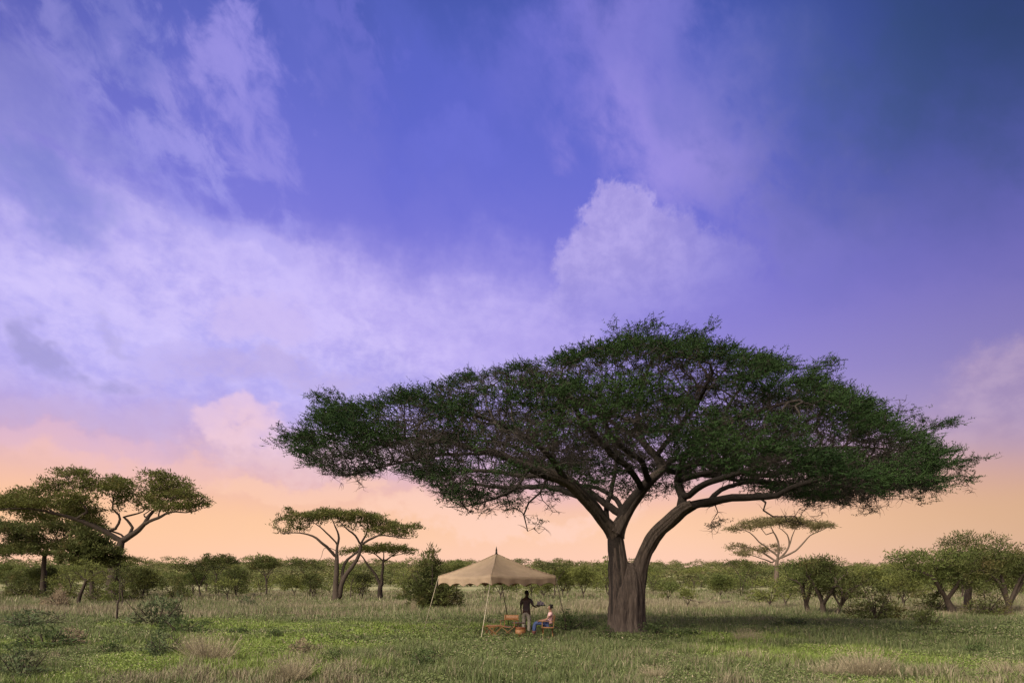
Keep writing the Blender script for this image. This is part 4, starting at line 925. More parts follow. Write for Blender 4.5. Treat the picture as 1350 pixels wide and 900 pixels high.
# dead post-like sapling at left
yb = 1827/(819-770); xb = (154-675)/900*yb
fb = tubes(*(lambda s: (s[0], s[1], s[2]))(skeleton([[(0,0,-.1,.07),(.02,0,.5,.06),(.06,0,1.0,.055),(.1,0,1.25,.05)],[(.08,0,1.1,.03),(.16,0,1.2,.028),(.17,0,1.9,.02),(.2,0,2.6,.01)],[(.05,0,.9,.02),(-.1,0,1.3,.008)]], .12, .05, 3)), 8, 5, .03)
o = mesh_np('dead_stump', fb[0], fb[1], 4, BARK, None, smooth=True); o.location = (xb, yb, gzf(xb, yb)); meta(o, 'thin dead snapped stem standing in the grass at the left', 'stump')
# ---------------------------------------------------------------- canvas shelter
CANVAS = mat('canvas_tan', (.48,.355,.245), .9, col2=(.61,.46,.325), scale=3, bump=.15)
def see_through(m, f):
    nt = m.node_tree; b = nt.nodes['Principled BSDF']; t = nt.nodes.new('ShaderNodeBsdfTranslucent'); x = nt.nodes.new('ShaderNodeMixShader'); x.inputs[0].default_value = f
    nt.links.new(b.inputs['Base Color'].links[0].from_socket, t.inputs['Color']); nt.links.new(b.outputs[0], x.inputs[1]); nt.links.new(t.outputs[0], x.inputs[2]); nt.links.new(x.outputs[0], nt.nodes['Material Output'].inputs[0])
see_through(CANVAS, .35)
WOOD = mat('wood_orange', (.18,.085,.033), .5, col2=(.28,.14,.055), scale=9, stretch=(1,1,4), spec=.4)
LEATHER = mat('leather_tan', (.17,.075,.028), .55, col2=(.25,.11,.04), scale=6, spec=.4)
POLE = mat('pole_pale', (.30,.25,.18), .7, col2=(.40,.34,.26), scale=5)
POLED = mat('pole_dark', (.05,.035,.028), .7, col2=(.09,.065,.05), scale=5)
METAL = mat('dark_metal', (.04,.035,.03), .4, scale=5)
def box(bm, c, s, M_=None):
    r = bmesh.ops.create_cube(bm, size=1); T = Matrix.Translation(Vector(c)) @ Matrix.Diagonal((*s, 1))
    if M_: T = M_ @ T
    bmesh.ops.transform(bm, matrix=T, verts=r['verts'])
    return r['verts']
def bar(bm, a, b, w, d=None, sides=None):
    a = Vector(a); b = Vector(b); v = b-a; Q = v.to_track_quat('Z', 'Y').to_matrix().to_4x4(); T = Matrix.Translation((a+b)/2) @ Q
    if sides: r = bmesh.ops.create_cone(bm, cap_ends=True, segments=sides, radius1=w, radius2=d if d else w, depth=v.length)
    else:
        r = bmesh.ops.create_cube(bm, size=1); T = T @ Matrix.Diagonal((w, d or w, v.length, 1))
    bmesh.ops.transform(bm, matrix=T, verts=r['verts'])
Lc, Fc_, Rc, Bc = (Vector(v) for v in ((-3.05,28.25,2.36),(-.78,25.6,2.36),(1.78,27.8,2.36),(-.52,30.4,2.36)))
apex = Vector((-.64,28.0,3.28)); cen = Vector((-.64,28.0,0))
sh = empty('canvas_shelter', (cen.x, cen.y, gzf(cen.x, cen.y)), 'tan canvas shelter with a peaked roof and scalloped edge pitched over the camp chairs', 'shelter')
def loc_(v): return Vector(v)-Vector((cen.x, cen.y, gzf(cen.x, cen.y)))
corners = [Lc, Fc_, Rc, Bc]
bm = bmesh.new(); nU, nV = 26, 18
for i in range(4):
    A_, B_ = corners[i], corners[(i+1) % 4]; grid = []
    for v in range(nV+1):
        row = []; t = v/nV
        for u in range(nU+1):
            s = u/nU; p = A_.lerp(B_, s).lerp(apex, t)
            sag = .10*math.sin(math.pi*min(1, t*1.02))*(.55+.45*math.sin(math.pi*s)) + .05*math.sin(math.pi*s)*(1-t)
            wr = .010*math.sin(s*23+i)*math.sin(t*5)*(1-t)
            p = p-Vector((0,0,sag-wr)); row.append(bm.verts.new(loc_(p)))
        grid.append(row)
    for v in range(nV):
        for u in range(nU): 
            if v < nV: bm.faces.new((grid[v][u], grid[v][u+1], grid[v+1][u+1], grid[v+1][u]))
bmesh.ops.remove_doubles(bm, verts=bm.verts[:], dist=.004)
roof = mesh_bm('roof', bm, CANVAS, sh, True); md = roof.modifiers.new('thick', 'SOLIDIFY'); md.thickness = .004
for i in range(4):
    A_, B_ = corners[i], corners[(i+1) % 4]; out_ = ((A_+B_)/2-Vector((cen.x, cen.y, 2.36))); out_.z = 0; out_.normalize()
    bm = bmesh.new(); n = 96; ns = 6 if i in (0, 1, 2, 3) else 6; prev = None; sc_n = 4
    for u in range(n+1):
        s = u/n; p = A_.lerp(B_, s)-Vector((0,0,.05*math.sin(math.pi*s)-.004)); drop = .27+.09*abs(math.sin(math.pi*s*sc_n))*1.0
        drop = .25+.12*(1-(2*((s*sc_n) % 1)-1)**2)**.5 if False else .38-.13*math.sin(math.pi*((s*sc_n) % 1))**.8
        w = .018*math.sin(s*31)*1.0
        col_ = [bm.verts.new(loc_(p+out_*(.004+w*k)-Vector((0,0,drop*k)))) for k in (0, .33, .66, .94, 1.)]
        if prev:
            for k in range(4): bm.faces.new((prev[k], col_[k], col_[k+1], prev[k+1]))
        prev = col_
    va = mesh_bm('valance', bm, CANVAS, sh, True); md = va.modifiers.new('thick', 'SOLIDIFY'); md.thickness = .004
bm = bmesh.new()
bmesh.ops.create_cone(bm, cap_ends=True, segments=16, radius1=.055, radius2=.03, depth=.16, matrix=Matrix.Translation(loc_(apex+Vector((0,0,.06)))))
bmesh.ops.create_cone(bm, cap_ends=True, segments=16, radius1=.042, radius2=.006, depth=.18, matrix=Matrix.Translation(loc_(apex+Vector((0,0,.22)))))
mesh_bm('finial', bm, METAL, sh, True)
bm = bmesh.new()
for c_ in corners:
    for k in range(14):
        def hip(t): return c_.lerp(apex, t)-Vector((0,0,.10*math.sin(math.pi*min(1, t*1.02))*.55-.012))
        bar(bm, loc_(hip(k/14)), loc_(hip((k+1)/14)), .014, .014, 6)
mesh_bm('seam', bm, mat('webbing_tan', (.40,.30,.21), .85, scale=8), sh, True)
feet = [Vector((-3.78,28.75,0)), Vector((-1.12,23.75,0)), Vector((2.28,27.45,0)), Vector((-.08,31.5,0))]
for i in range(4):
    c0 = corners[i]-Vector((0,0,.03)); f = feet[i].copy(); f.z = gzf(f.x, f.y)-.15
    bm = bmesh.new(); bar(bm, loc_(f), loc_(c0), .015 if i in (0, 1) else .021, .012 if i in (0, 1) else .018, 10); mesh_bm('pole', bm, POLE if i in (0, 1) else POLED, sh, True)  # left and front poles paler and thinner, right and back poles darker

# ---------------------------------------------------------------- camp furniture
def base_at(px, Y): x = (px-CX)/F*Y; return Vector((x, Y, gzf(x, Y)))
def director_chair(loc, rz, label, seatmat=LEATHER, hb=.86):
    """faces local +X"""
    t = empty('folding_chair', loc, label, 'chair', None, rz)
    bm = bmesh.new()
    v = [(x, y, .45-.035*math.sin(math.pi*(y+.25)/.5)) for x in (-.21, .21) for y in np.linspace(-.25, .25, 9)]
    vs = [bm.verts.new(p) for p in v]
    for i in range(8): bm.faces.new((vs[i], vs[i+1], vs[i+10], vs[i+9]))
    s_ = mesh_bm('seat', bm, seatmat, t, True); s_.modifiers.new('t', 'SOLIDIFY').thickness = .012
    bm = bmesh.new(); n = 9
    vs = [[bm.verts.new((-.24-.03*math.sin(math.pi*k/(n-1))-(.03 if z_ > .75 else 0), -.26+.52*k/(n-1), z_)) for k in range(n)] for z_ in (hb-.2, hb-.1, hb)]
    for a in range(2):
        for k in range(n-1): bm.faces.new((vs[a][k], vs[a][k+1], vs[a+1][k+1], vs[a+1][k]))
    b_ = mesh_bm('backrest', bm, seatmat, t, True); b_.modifiers.new('t', 'SOLIDIFY').thickness = .012
    for s in (-1, 1):
        bm = bmesh.new(); box(bm, (.0, s*.285, .655), (.50, .055, .022)); bmesh.ops.bevel(bm, geom=bm.edges[:], offset=.006, segments=2, affect='EDGES'); mesh_bm('armrest', bm, WOOD, t)
        bm = bmesh.new(); bar(bm, (-.22, s*.275, .43), (-.25, s*.27, hb+.02), .03, .022); mesh_bm('back_post', bm, WOOD, t)
        bm = bmesh.new(); bar(bm, (.20, s*.275, .43), (.20, s*.275, .645), .03, .022); mesh_bm('arm_post', bm, WOOD, t)
        bm = bmesh.new(); box(bm, (0, s*.262, .425), (.46, .025, .035)); mesh_bm('seat_rail', bm, WOOD, t)
        bm = bmesh.new(); box(bm, (0, s*.262, .03), (.46, .03, .035)); mesh_bm('foot_rail', bm, WOOD, t)
    for x in (-.18, .18):
        for s in (-1, 1):
            bm = bmesh.new(); bar(bm, (x+.008*s, -s*.25, .04), (x+.008*s, s*.25, .42), .032, .016); mesh_bm('leg', bm, WOOD, t)
    return t
director_chair(base_at(671.5, 26.1), R(250), 'empty wooden folding chair with an orange-brown leather back, facing the table')
director_chair(base_at(722, 25.75), R(176), 'folding chair under the seated guest, its leather back towards the great tree')
# low folding table with slatted top at the left
ft = empty('folding_table', base_at(652, 25.1), 'low reddish wooden folding table with crossed legs left of the empty chair', 'table', None, R(8))
bm = bmesh.new()
for k in range(7): box(bm, (-.24+.08*k, 0, .53), (.066, .46, .02))
mesh_bm('tabletop', bm, WOOD, ft)
for s in (-1, 1):
    bm = bmesh.new(); box(bm, (0, s*.20, .503), (.54, .03, .03)); mesh_bm('rail', bm, WOOD, ft)
    bm = bmesh.new(); box(bm, (0, s*.20, .16), (.44, .022, .03)); mesh_bm('stretcher', bm, WOOD, ft)
    for q in (-1, 1):
        bm = bmesh.new(); bar(bm, (-q*.25, s*.20+.016*q, .0), (q*.25, s*.20+.016*q, .49), .036, .02); mesh_bm('leg', bm, WOOD, ft)
for q in (-1, 1):
    bm = bmesh.new(); bar(bm, (q*.245, -.2, .03), (q*.245, .2, .03), .03, .03); mesh_bm('foot_rail', bm, WOOD, ft)
# small stool further left
st = empty('camp_stool', base_at(645, 25.9), 'small folding camp stool with a leather seat left of the low table', 'stool', None, R(35))
bm = bmesh.new(); vs = [bm.verts.new((x, y, .46-.05*math.sin(math.pi*(x+.2)/.4))) for y in (-.17, .17) for x in np.linspace(-.2, .2, 9)]
for i in range(8): bm.faces.new((vs[i], vs[i+1], vs[i+10], vs[i+9]))
mesh_bm('seat', bm, LEATHER, st, True).modifiers.new('t', 'SOLIDIFY').thickness = .01
for s in (-1, 1):
    for q in (-1, 1):
        bm = bmesh.new(); bar(bm, (-q*.2, s*.17+.01*q, 0), (q*.2, s*.17+.01*q, .46), .028, .02); mesh_bm('leg', bm, WOOD, st)
# dark side table with a hamper in front
dt = empty('side_table', base_at(684, 26.35), 'small dark round-topped camp table between the empty chair and the seated guest', 'table')
bm = bmesh.new(); bmesh.ops.create_cone(bm, cap_ends=True, segments=28, radius1=.27, radius2=.27, depth=.03, matrix=Matrix.Translation((0,0,.55))); bmesh.ops.bevel(bm, geom=[e for e in bm.edges if e.calc_length() < .2], offset=.004, segments=1, affect='EDGES'); mesh_bm('tabletop', bm, mat('table_dark', (.06,.03,.02), .45, scale=5), dt)
for k in range(3):
    a = k*2.094+.4; bm = bmesh.new(); bar(bm, (.23*math.cos(a), .23*math.sin(a), 0), (-.10*math.cos(a), -.10*math.sin(a), .535), .014, .014, 8); mesh_bm('leg', bm, POLED, dt, True)
hp = empty('picnic_hamper', base_at(686, 25.85), 'brown leather hamper standing in the grass before the small dark table', 'hamper', None, R(12))
bm = bmesh.new(); box(bm, (0,0,.20), (.36,.26,.32)); bmesh.ops.bevel(bm, geom=bm.edges[:], offset=.02, segments=3, affect='EDGES'); mesh_bm('body', bm, LEATHER, hp, True)
bm = bmesh.new(); box(bm, (0,0,.385), (.38,.28,.05)); bmesh.ops.bevel(bm, geom=bm.edges[:], offset=.015, segments=3, affect='EDGES'); mesh_bm('lid', bm, mat('leather_dark', (.20,.07,.03), .5, scale=6), hp, True)
bm = bmesh.new()
for k in range(8):
    a0_, a1_ = math.pi*k/8, math.pi*(k+1)/8; bar(bm, (.09*math.cos(a0_),0,.41+.06*math.sin(a0_)), (.09*math.cos(a1_),0,.41+.06*math.sin(a1_)), .01, .01, 6)
mesh_bm('handle', bm, POLED, hp)

# ---------------------------------------------------------------- people
def skin(name, joints, edges, m, parent, root=0, sub=2, world=None):
    me = bpy.data.meshes.new(name+'_cage'); me.from_pydata([j[:3] for j in joints], edges, [])
    o = bpy.data.objects.new(name+'_cage', me); COL.objects.link(o)
    sk = o.modifiers.new('s', 'SKIN'); sk.use_smooth_shade = True
    for i, j in enumerate(joints):
        sv = me.skin_vertices[0].data[i]; rr = j[3]; sv.radius = (rr, rr) if np.isscalar(rr) else rr
        sv.use_root = (i == root)
    s2 = o.modifiers.new('u', 'SUBSURF'); s2.levels = sub; s2.render_levels = sub
    dg = bpy.context.evaluated_depsgraph_get(); nm = bpy.data.meshes.new_from_object(o.evaluated_get(dg)); nm.name = name
    bpy.data.objects.remove(o, do_unlink=True); bpy.data.meshes.remove(me)
    nm.materials.clear(); nm.materials.append(m)
    for p in nm.polygons: p.use_smooth = True
    return link(bpy.data.objects.new(name, nm), parent)
SKIN = mat('skin_dark', (.055,.030,.020), .55, col2=(.075,.042,.028), scale=5, spec=.35)
SKIN2 = mat('skin_brown', (.22,.11,.075), .55, col2=(.27,.145,.10), scale=5, spec=.35)
HAIR = mat('hair_black', (.010,.008,.007), .8, scale=20)
def hand_chain(w, fwd, side, up, sc=1.):
    """five fingers rooted in the palm: returns (joints, edges) with index 0 = palm"""
    w = Vector(w); fwd = Vector(fwd).normalized(); side = Vector(side).normalized(); up = Vector(up).normalized(); js = []; es = []
    js.append((*(w+fwd*.05*sc), .026*sc))
    for k, (o, ln) in enumerate(((-.028, .075), (-.009, .085), (.010, .08), (.027, .065))):
        a = w+fwd*.085*sc+side*o*sc; b = a+(fwd*.7-up*.45)*ln*.5*sc; c = b+(fwd*.35-up*.9)*ln*.5*sc
        i = len(js); js += [(*a, .009*sc), (*b, .0085*sc), (*c, .0075*sc)]; es += [(0, i), (i, i+1), (i+1, i+2)]
    a = w+fwd*.04*sc-side*.036*sc; b = a+(fwd*.6-side*.6-up*.4)*.035*sc; c = b+(fwd*.8-up*.3)*.03*sc
    i = len(js); js += [(*a, .011*sc), (*b, .010*sc), (*c, .008*sc)]; es += [(0, i), (i, i+1), (i+1, i+2)]
    return js, es
def add_chain(J, Eg, at_i, js, es):
    o = len(J); J += js; Eg += [(a+o, b+o) for a, b in es]; Eg.append((at_i, o))
def head_bits(parent, hc, fwd, hairm, skm, bun=False):
    """eyes, hair on a head centred hc facing fwd (local)"""
    hc = Vector(hc); f = Vector(fwd).normalized(); s = Vector((0,0,1)).cross(f).normalized(); u = f.cross(s)*-1; u = Vector((0,0,1))
    bm = bmesh.new(); bmesh.ops.create_uvsphere(bm, u_segments=20, v_segments=14, radius=1)
    M_ = Matrix.Translation(hc-f*.014+u*.022) @ Matrix((( f.x,s.x,0,0),(f.y,s.y,0,0),(0,0,1,0),(0,0,0,1))) @ Matrix.Diagonal((.098,.083,.108,1))
    kill = [v for v in bm.verts if (v.co.x > .35 and v.co.z < .45) or v.co.z < -.45]
    bmesh.ops.delete(bm, geom=kill, context='VERTS'); bmesh.ops.transform(bm, matrix=M_, verts=bm.verts[:])
    rr = np.random.RandomState(2)
    for v in bm.verts: v.co += (v.co-hc).normalized()*rr.rand()*.007
    if bun: bmesh.ops.create_uvsphere(bm, u_segments=14, v_segments=10, radius=.05, matrix=Matrix.Translation(hc-f*.075+u*.085))
    mesh_bm('hair', bm, hairm, parent, True)
    for q in (-1, 1):
        bm = bmesh.new(); bmesh.ops.create_uvsphere(bm, u_segments=10, v_segments=8, radius=.011, matrix=Matrix.Translation(hc+f*.083+s*q*.032+u*.004)); mesh_bm('eye', bm, EYE, parent, True)
EYE = mat('eye_white', (.55,.52,.48), .3, scale=5)
# standing waiter: local frame faces +Y, right is +X, turned clockwise towards the guest
man = empty('person', base_at(694.0, 28.2), 'standing man in dark shirt and khaki trousers holding out a tray of cups', 'person', None, R(-28))
hd = (.03, .0, 1.655)
J = [(0,0,.97,(.15,.105)), (0,.0,1.12,(.135,.095)), (0,0,1.30,(.16,.105)), (0,-.01,1.43,(.13,.085)), (.005,0,1.50,.052), (.02,.005,1.56,.052), (.025,.01,1.63,(.072,.088)), (.03,.01,1.70,(.070,.085)), (.03,.0,1.74,(.04,.05)),
     (-.19,0,1.41,.058), (-.235,.0,1.26,.048), (-.265,.0,1.13,.040), (-.275,.05,1.0,.033), (-.28,.085,.89,.024),
     (.19,.01,1.41,.058), (.24,.05,1.27,.048), (.26,.09,1.16,.042), (.30,.24,1.10,.034), (.335,.37,1.11,.024),
     (-.10,0,.90,.092), (-.11,.01,.68,.075), (-.115,.015,.50,.060), (-.12,-.01,.30,.055), (-.12,-.02,.10,.038), (-.12,.0,.05,.04), (-.125,.11,.035,.036), (-.13,.19,.03,.026),
     (.10,0,.90,.092), (.11,.02,.68,.075), (.115,.03,.50,.060), (.12,.0,.30,.055), (.12,-.01,.10,.038), (.12,.0,.05,.04), (.13,.11,.035,.036), (.135,.19,.03,.026),
     (.045,.095,1.655,.014), (-.055,.0,1.645,.014), (.11,.0,1.645,.014)]
Eg = [(0,1),(1,2),(2,3),(3,4),(4,5),(5,6),(6,7),(7,8),(3,9),(9,10),(10,11),(11,12),(12,13),(3,14),(14,15),(15,16),(16,17),(17,18),
      (0,19),(19,20),(20,21),(21,22),(22,23),(23,24),(24,25),(25,26),(0,27),(27,28),(28,29),(29,30),(30,31),(31,32),(32,33),(33,34),(6,35),(6,36),(6,37)]
js, es = hand_chain((-.28,.085,.88), (0,.15,-1), (0,1,0), (.9,0,0)); add_chain(J, Eg, 13, js, es)
js, es = hand_chain((.335,.37,1.115), (.35,.9,.0), (-.9,.35,0), (0,0,-1)); add_chain(J, Eg, 18, js, es)
skin('body', J, Eg, SKIN, man)
SHIRT = mat('shirt_dark', (.095,.078,.074), .85, col2=(.14,.115,.108), scale=4, bump=.2)
skin('shirt', [(0,0,.90,(.178,.128)), (0,0,1.0,(.172,.125)), (0,.0,1.15,(.165,.122)), (0,0,1.30,(.185,.128)), (0,-.01,1.42,(.155,.105)), (.0,0,1.475,.078), (-.19,0,1.40,.082), (-.235,0,1.27,.072), (-.262,.0,1.15,.066), (.19,.01,1.40,.082), (.235,.045,1.28,.072), (.255,.08,1.18,.066)],
     [(0,1),(1,2),(2,3),(3,4),(4,5),(4,6),(6,7),(7,8),(4,9),(9,10),(10,11)], SHIRT, man)
KHAKI = mat('trousers_khaki', (.26,.235,.18), .9, col2=(.34,.30,.235), scale=4, bump=.2)
skin('trousers', [(0,0,.96,(.165,.118)), (0,0,.90,(.165,.12)), (-.10,0,.84,.108), (-.112,.012,.66,.092), (-.117,.015,.48,.082), (-.122,-.01,.28,.076), (-.124,-.015,.08,.070), (.10,0,.84,.108), (.112,.02,.66,.092), (.117,.03,.48,.082), (.122,0,.28,.076), (.124,0,.08,.070)],
     [(0,1),(1,2),(2,3),(3,4),(4,5),(5,6),(1,7),(7,8),(8,9),(9,10),(10,11)], KHAKI, man)
for q, y in ((-.125,.07),(.13,.07)):
    bm = bmesh.new(); bmesh.ops.create_uvsphere(bm, u_segments=16, v_segments=10, radius=1, matrix=Matrix.Translation((q,y,.045)) @ Matrix.Diagonal((.055,.15,.05,1))); mesh_bm('shoe', bm, HAIR, man, True)
head_bits(man, (.03,.01,1.665), (.45,.9,0), HAIR, SKIN)
# tray resting on the forearm and hand
mt = Matrix.Translation(man.location) @ Matrix.Rotation(R(-28), 4, 'Z')
tp = mt @ Vector((.40,.50,1.155))
tr = empty('serving_tray', tp, 'dark round tray carried by the standing man', 'tray')
bm = bmesh.new(); bmesh.ops.create_cone(bm, cap_ends=True, segments=32, radius1=.20, radius2=.215, depth=.018, matrix=Matrix.Translation((0,0,.0))); mesh_bm('plate', bm, METAL, tr, True)
bm = bmesh.new(); n = 32; V1 = []
for k in range(n):
    a = 2*math.pi*k/n; V1.append([bm.verts.new((r_*math.cos(a), r_*math.sin(a), z_)) for r_, z_ in ((.205,.009),(.225,.03),(.218,.03),(.198,.0095))])
for k in range(n):
    for j in range(3): bm.faces.new((V1[k][j], V1[(k+1) % n][j], V1[(k+1) % n][j+1], V1[k][j+1]))
mesh_bm('rim', bm, METAL, tr, True)
CUP = mat('cup_white', (.80,.79,.78), .3, var=.02, spec=.5)
for k, (x, y, hgt, rr, nm, lab) in enumerate(((-.10,-.06,.17,.040,'glass','tall pale glass nearest the man on the tray'),(.0,-.09,.20,.048,'jug','white jug standing tallest on the tray'),(.10,.0,.13,.048,'cup','white cup at the outer end of the tray'),(-.01,.09,.14,.044,'cup','white cup behind the jug on the tray'))):
    t = empty(nm, tp+Vector((x, y, .010)), lab, nm)
    bm = bmesh.new(); pr_ = [(rr*.75,0),(rr*.95,hgt*.25),(rr,hgt*.6),(rr*.85,hgt*.85),(rr*.95,hgt),(rr*.82,hgt),(rr*.7,hgt*.6),(rr*.6,hgt*.1)]; ring = []
    for q in range(16):
        a = q*math.pi/8; ring.append([bm.verts.new((r_*math.cos(a), r_*math.sin(a), z_)) for r_, z_ in pr_])
    for q in range(16):
        for j in range(7): bm.faces.new((ring[q][j], ring[(q+1) % 16][j], ring[(q+1) % 16][j+1], ring[q][j+1]))
    bm.faces.new([ring[q][0] for q in range(16)]); bm.faces.new([ring[q][7] for q in range(16)])
    mesh_bm('bowl', bm, CUP, t, True)
    if nm != 'glass':
        bm = bmesh.new(); m_ = 7
        for q in range(m_): 
            a, b = -1.4+2.8*q/m_, -1.4+2.8*(q+1)/m_; bar(bm, (rr+.022*math.cos(a), 0, hgt*.55+hgt*.25*math.sin(a)), (rr+.022*math.cos(b), 0, hgt*.55+hgt*.25*math.sin(b)), .005, .005, 6)
        mesh_bm('handle', bm, CUP, t, True)
# seated guest: local frame faces +X
wm = empty('person', base_at(720.5, 25.75), 'seated guest in pink top and blue jeans with dark hair in a bun', 'person', None, R(176))
J = [(-.10,0,.56,(.14,.12)), (-.12,0,.70,(.12,.10)), (-.15,0,.86,(.135,.10)), (-.16,0,.97,(.10,.08)), (-.15,0,1.03,.045), (-.145,0,1.08,.045), (-.13,0,1.14,(.07,.082)), (-.13,0,1.20,(.066,.078)), (-.135,0,1.24,.04),
     (-.15,.17,.94,.048), (-.08,.23,.82,.040), (.0,.26,.71,.034), (.12,.22,.68,.028), (.22,.18,.665,.021),
     (-.15,-.17,.94,.048), (-.08,-.23,.82,.040), (.0,-.26,.71,.034), (.12,-.22,.69,.028), (.22,-.18,.675,.021),
     (.0,.09,.56,.085), (.20,.10,.58,.072), (.40,.10,.575,.058), (.43,.10,.40,.050), (.45,.10,.20,.040), (.46,.10,.07,.034), (.55,.10,.05,.034), (.63,.10,.04,.025),
     (.0,-.09,.56,.085), (.20,-.10,.58,.072), (.42,-.10,.575,.058), (.47,-.10,.40,.050), (.50,-.10,.20,.040), (.51,-.10,.07,.034), (.60,-.10,.05,.034), (.68,-.10,.04,.025), (-.035,0,1.135,.013), (-.135,.075,1.13,.013), (-.135,-.075,1.13,.013)]
js, es = hand_chain((.22,.18,.66), (1,-.1,0), (0,1,0), (0,0,1), .9); add_chain(J, Eg2 := [(0,1),(1,2),(2,3),(3,4),(4,5),(5,6),(6,7),(7,8),(3,9),(9,10),(10,11),(11,12),(12,13),(3,14),(14,15),(15,16),(16,17),(17,18),(0,19),(19,20),(20,21),(21,22),(22,23),(23,24),(24,25),(25,26),(0,27),(27,28),(28,29),(29,30),(30,31),(31,32),(32,33),(33,34),(6,35),(6,36),(6,37)], 13, js, es)
js, es = hand_chain((.22,-.18,.67), (1,.1,0), (0,-1,0), (0,0,1), .9); add_chain(J, Eg2, 18, js, es)
skin('body', J, Eg2, SKIN2, wm)
PINK = mat('top_pink', (.62,.36,.36), .85, col2=(.72,.46,.45), scale=4, bump=.15)
skin('top', [(-.09,0,.52,(.175,.15)), (-.11,0,.62,(.16,.14)), (-.14,0,.80,(.155,.125)), (-.16,0,.93,(.14,.11)), (-.155,0,1.0,.068), (-.15,.17,.93,.070), (-.09,.225,.83,.062), (-.15,-.17,.93,.070), (-.09,-.225,.83,.062)], [(0,1),(1,2),(2,3),(3,4),(3,5),(5,6),(3,7),(7,8)], PINK, wm)
JEANS = mat('jeans_blue', (.030,.045,.115), .9, col2=(.05,.072,.17), scale=6, bump=.2)
skin('jeans', [(-.07,0,.57,(.16,.13)), (.02,.09,.57,.10), (.20,.10,.585,.086), (.41,.10,.575,.072), (.44,.10,.42,.064), (.455,.10,.27,.058), (.02,-.09,.57,.10), (.20,-.10,.585,.086), (.43,-.10,.575,.072), (.475,-.10,.42,.064), (.495,-.10,.27,.058)], [(0,1),(1,2),(2,3),(3,4),(4,5),(0,6),(6,7),(7,8),(8,9),(9,10)], JEANS, wm)
BOOT = mat('boot_maroon', (.07,.022,.02), .5, col2=(.10,.035,.03), scale=5)
for sy, dx in ((.10,0),(-.10,.05)):
    skin('boot', [(.455+dx,sy,.30,.062), (.46+dx,sy,.18,.056), (.465+dx,sy,.07,.052), (.56+dx,sy,.05,.048), (.65+dx,sy,.042,.036)], [(0,1),(1,2),(2,3),(3,4)], BOOT, wm)
head_bits(wm, (-.13,0,1.155), (1,.1,0), HAIR, SKIN2, bun=True)
# ---------------------------------------------------------------- low plants in the meadow
def shrub_mesh(kind, seed):
    rs = np.random.RandomState(seed)
    if kind == 'dry': # fan of dry stalks with seed heads
        n = 1000; a = rs.rand(n)*6.283; q = rs.rand(n)**.7*.42; P = np.stack([q*.6*np.cos(a), q*.6*np.sin(a), np.zeros(n)], 1)
        D = np.stack([np.cos(a)*(.15+q*1.1), np.sin(a)*(.15+q*1.1), np.ones(n)], 1)+rs.randn(n,3)*.22; Ln = .16+.70*rs.rand(n)**1.8
        v, f, r_ = blades(P, D, Ln, .005+.005*rs.rand(n), rs)
        tip_ = P+D/np.linalg.norm(D, axis=1)[:,None]*Ln[:,None]*.85
        v2, f2, r2 = blades(tip_, D+rs.randn(n,3)*.5, .03+.04*rs.rand(n), .008+.008*rs.rand(n), rs, rnd=.6+.4*rs.rand(n))
        return (np.concatenate([v, v2]), np.concatenate([f, f2+len(v)]), np.concatenate([r_, r2])), None
    st = [[(0,0,-.02,.02),(0,.01,.06,.016),(0,0,.12,.014)]]
    for i in range(9):
        a = i*.698+rs.rand()*.5; e = .28+.2*rs.rand(); st.append([(0,0,.02,.012),(e*.5*math.cos(a),e*.5*math.sin(a),.2,.009),(e*math.cos(a),e*math.sin(a),.30+.2*rs.rand(),.005)])
    pads = [(0,0,.32,.42,.42,.22,1),(.2,.1,.2,.35,.35,.16,1),(-.2,-.1,.22,.35,.35,.16,1)] if kind == 'round' else [(0,0,.30,.30,.30,.30,1.3),(.1,0,.5,.2,.2,.2,1.5),(-.15,.1,.4,.2,.2,.25,1.5)]
    w, f = grow_tree(st, pads, seed, step=.09, dens=520, leafn=9, leafL=.085, leafW=.024, leafdir=(.5,.45,.6), scat=.06, tip=.003, wig=.3)
    return f, w
SM = {'round': [shrub_mesh('round', 301), shrub_mesh('round', 302)], 'up': [shrub_mesh('up', 303)], 'dry': [shrub_mesh('dry', 304), shrub_mesh('dry', 305)]}
cache = {}
def put(kind, px, py, wpx, hpx, label, leaf, rs, nm='shrub', cat='shrub', group=None, var=0):
    Y = min(120, 1827/(py-770)); s = Y/F; x = (px-CX)*s; k = (kind, var, leaf.name)
    natural = {'round': (.95,.55), 'up': (.7,.75), 'dry': (.95,.55)}[kind]
    sc = (wpx*s/natural[0], wpx*s/natural[0], hpx*s/natural[1]*(1.4 if kind != 'dry' and wpx > 20 else 1.)); loc = (x, Y, gzf(x, Y)-.01); rz = rs.rand()*6.28
    if k in cache: return copy_thing(cache[k], loc, rz, sc, label, group)
    f, w = SM[kind][var]
    t = empty(nm, loc, label, cat, group, rz); t.scale = sc
    if w is not None: mesh_np('stem', w[0], w[1], 4, BARK, t, smooth=True)
    mesh_np('foliage' if kind != 'dry' else 'stalks', f[0], f[1], 4, leaf, t, {'rnd': f[2]})
    cache[k] = t; return t
rs = np.random.RandomState(15)
LGD = leaf_mat('leaf_dark_herb', (.035,.055,.022), (.085,.115,.04), None, nscale=2)
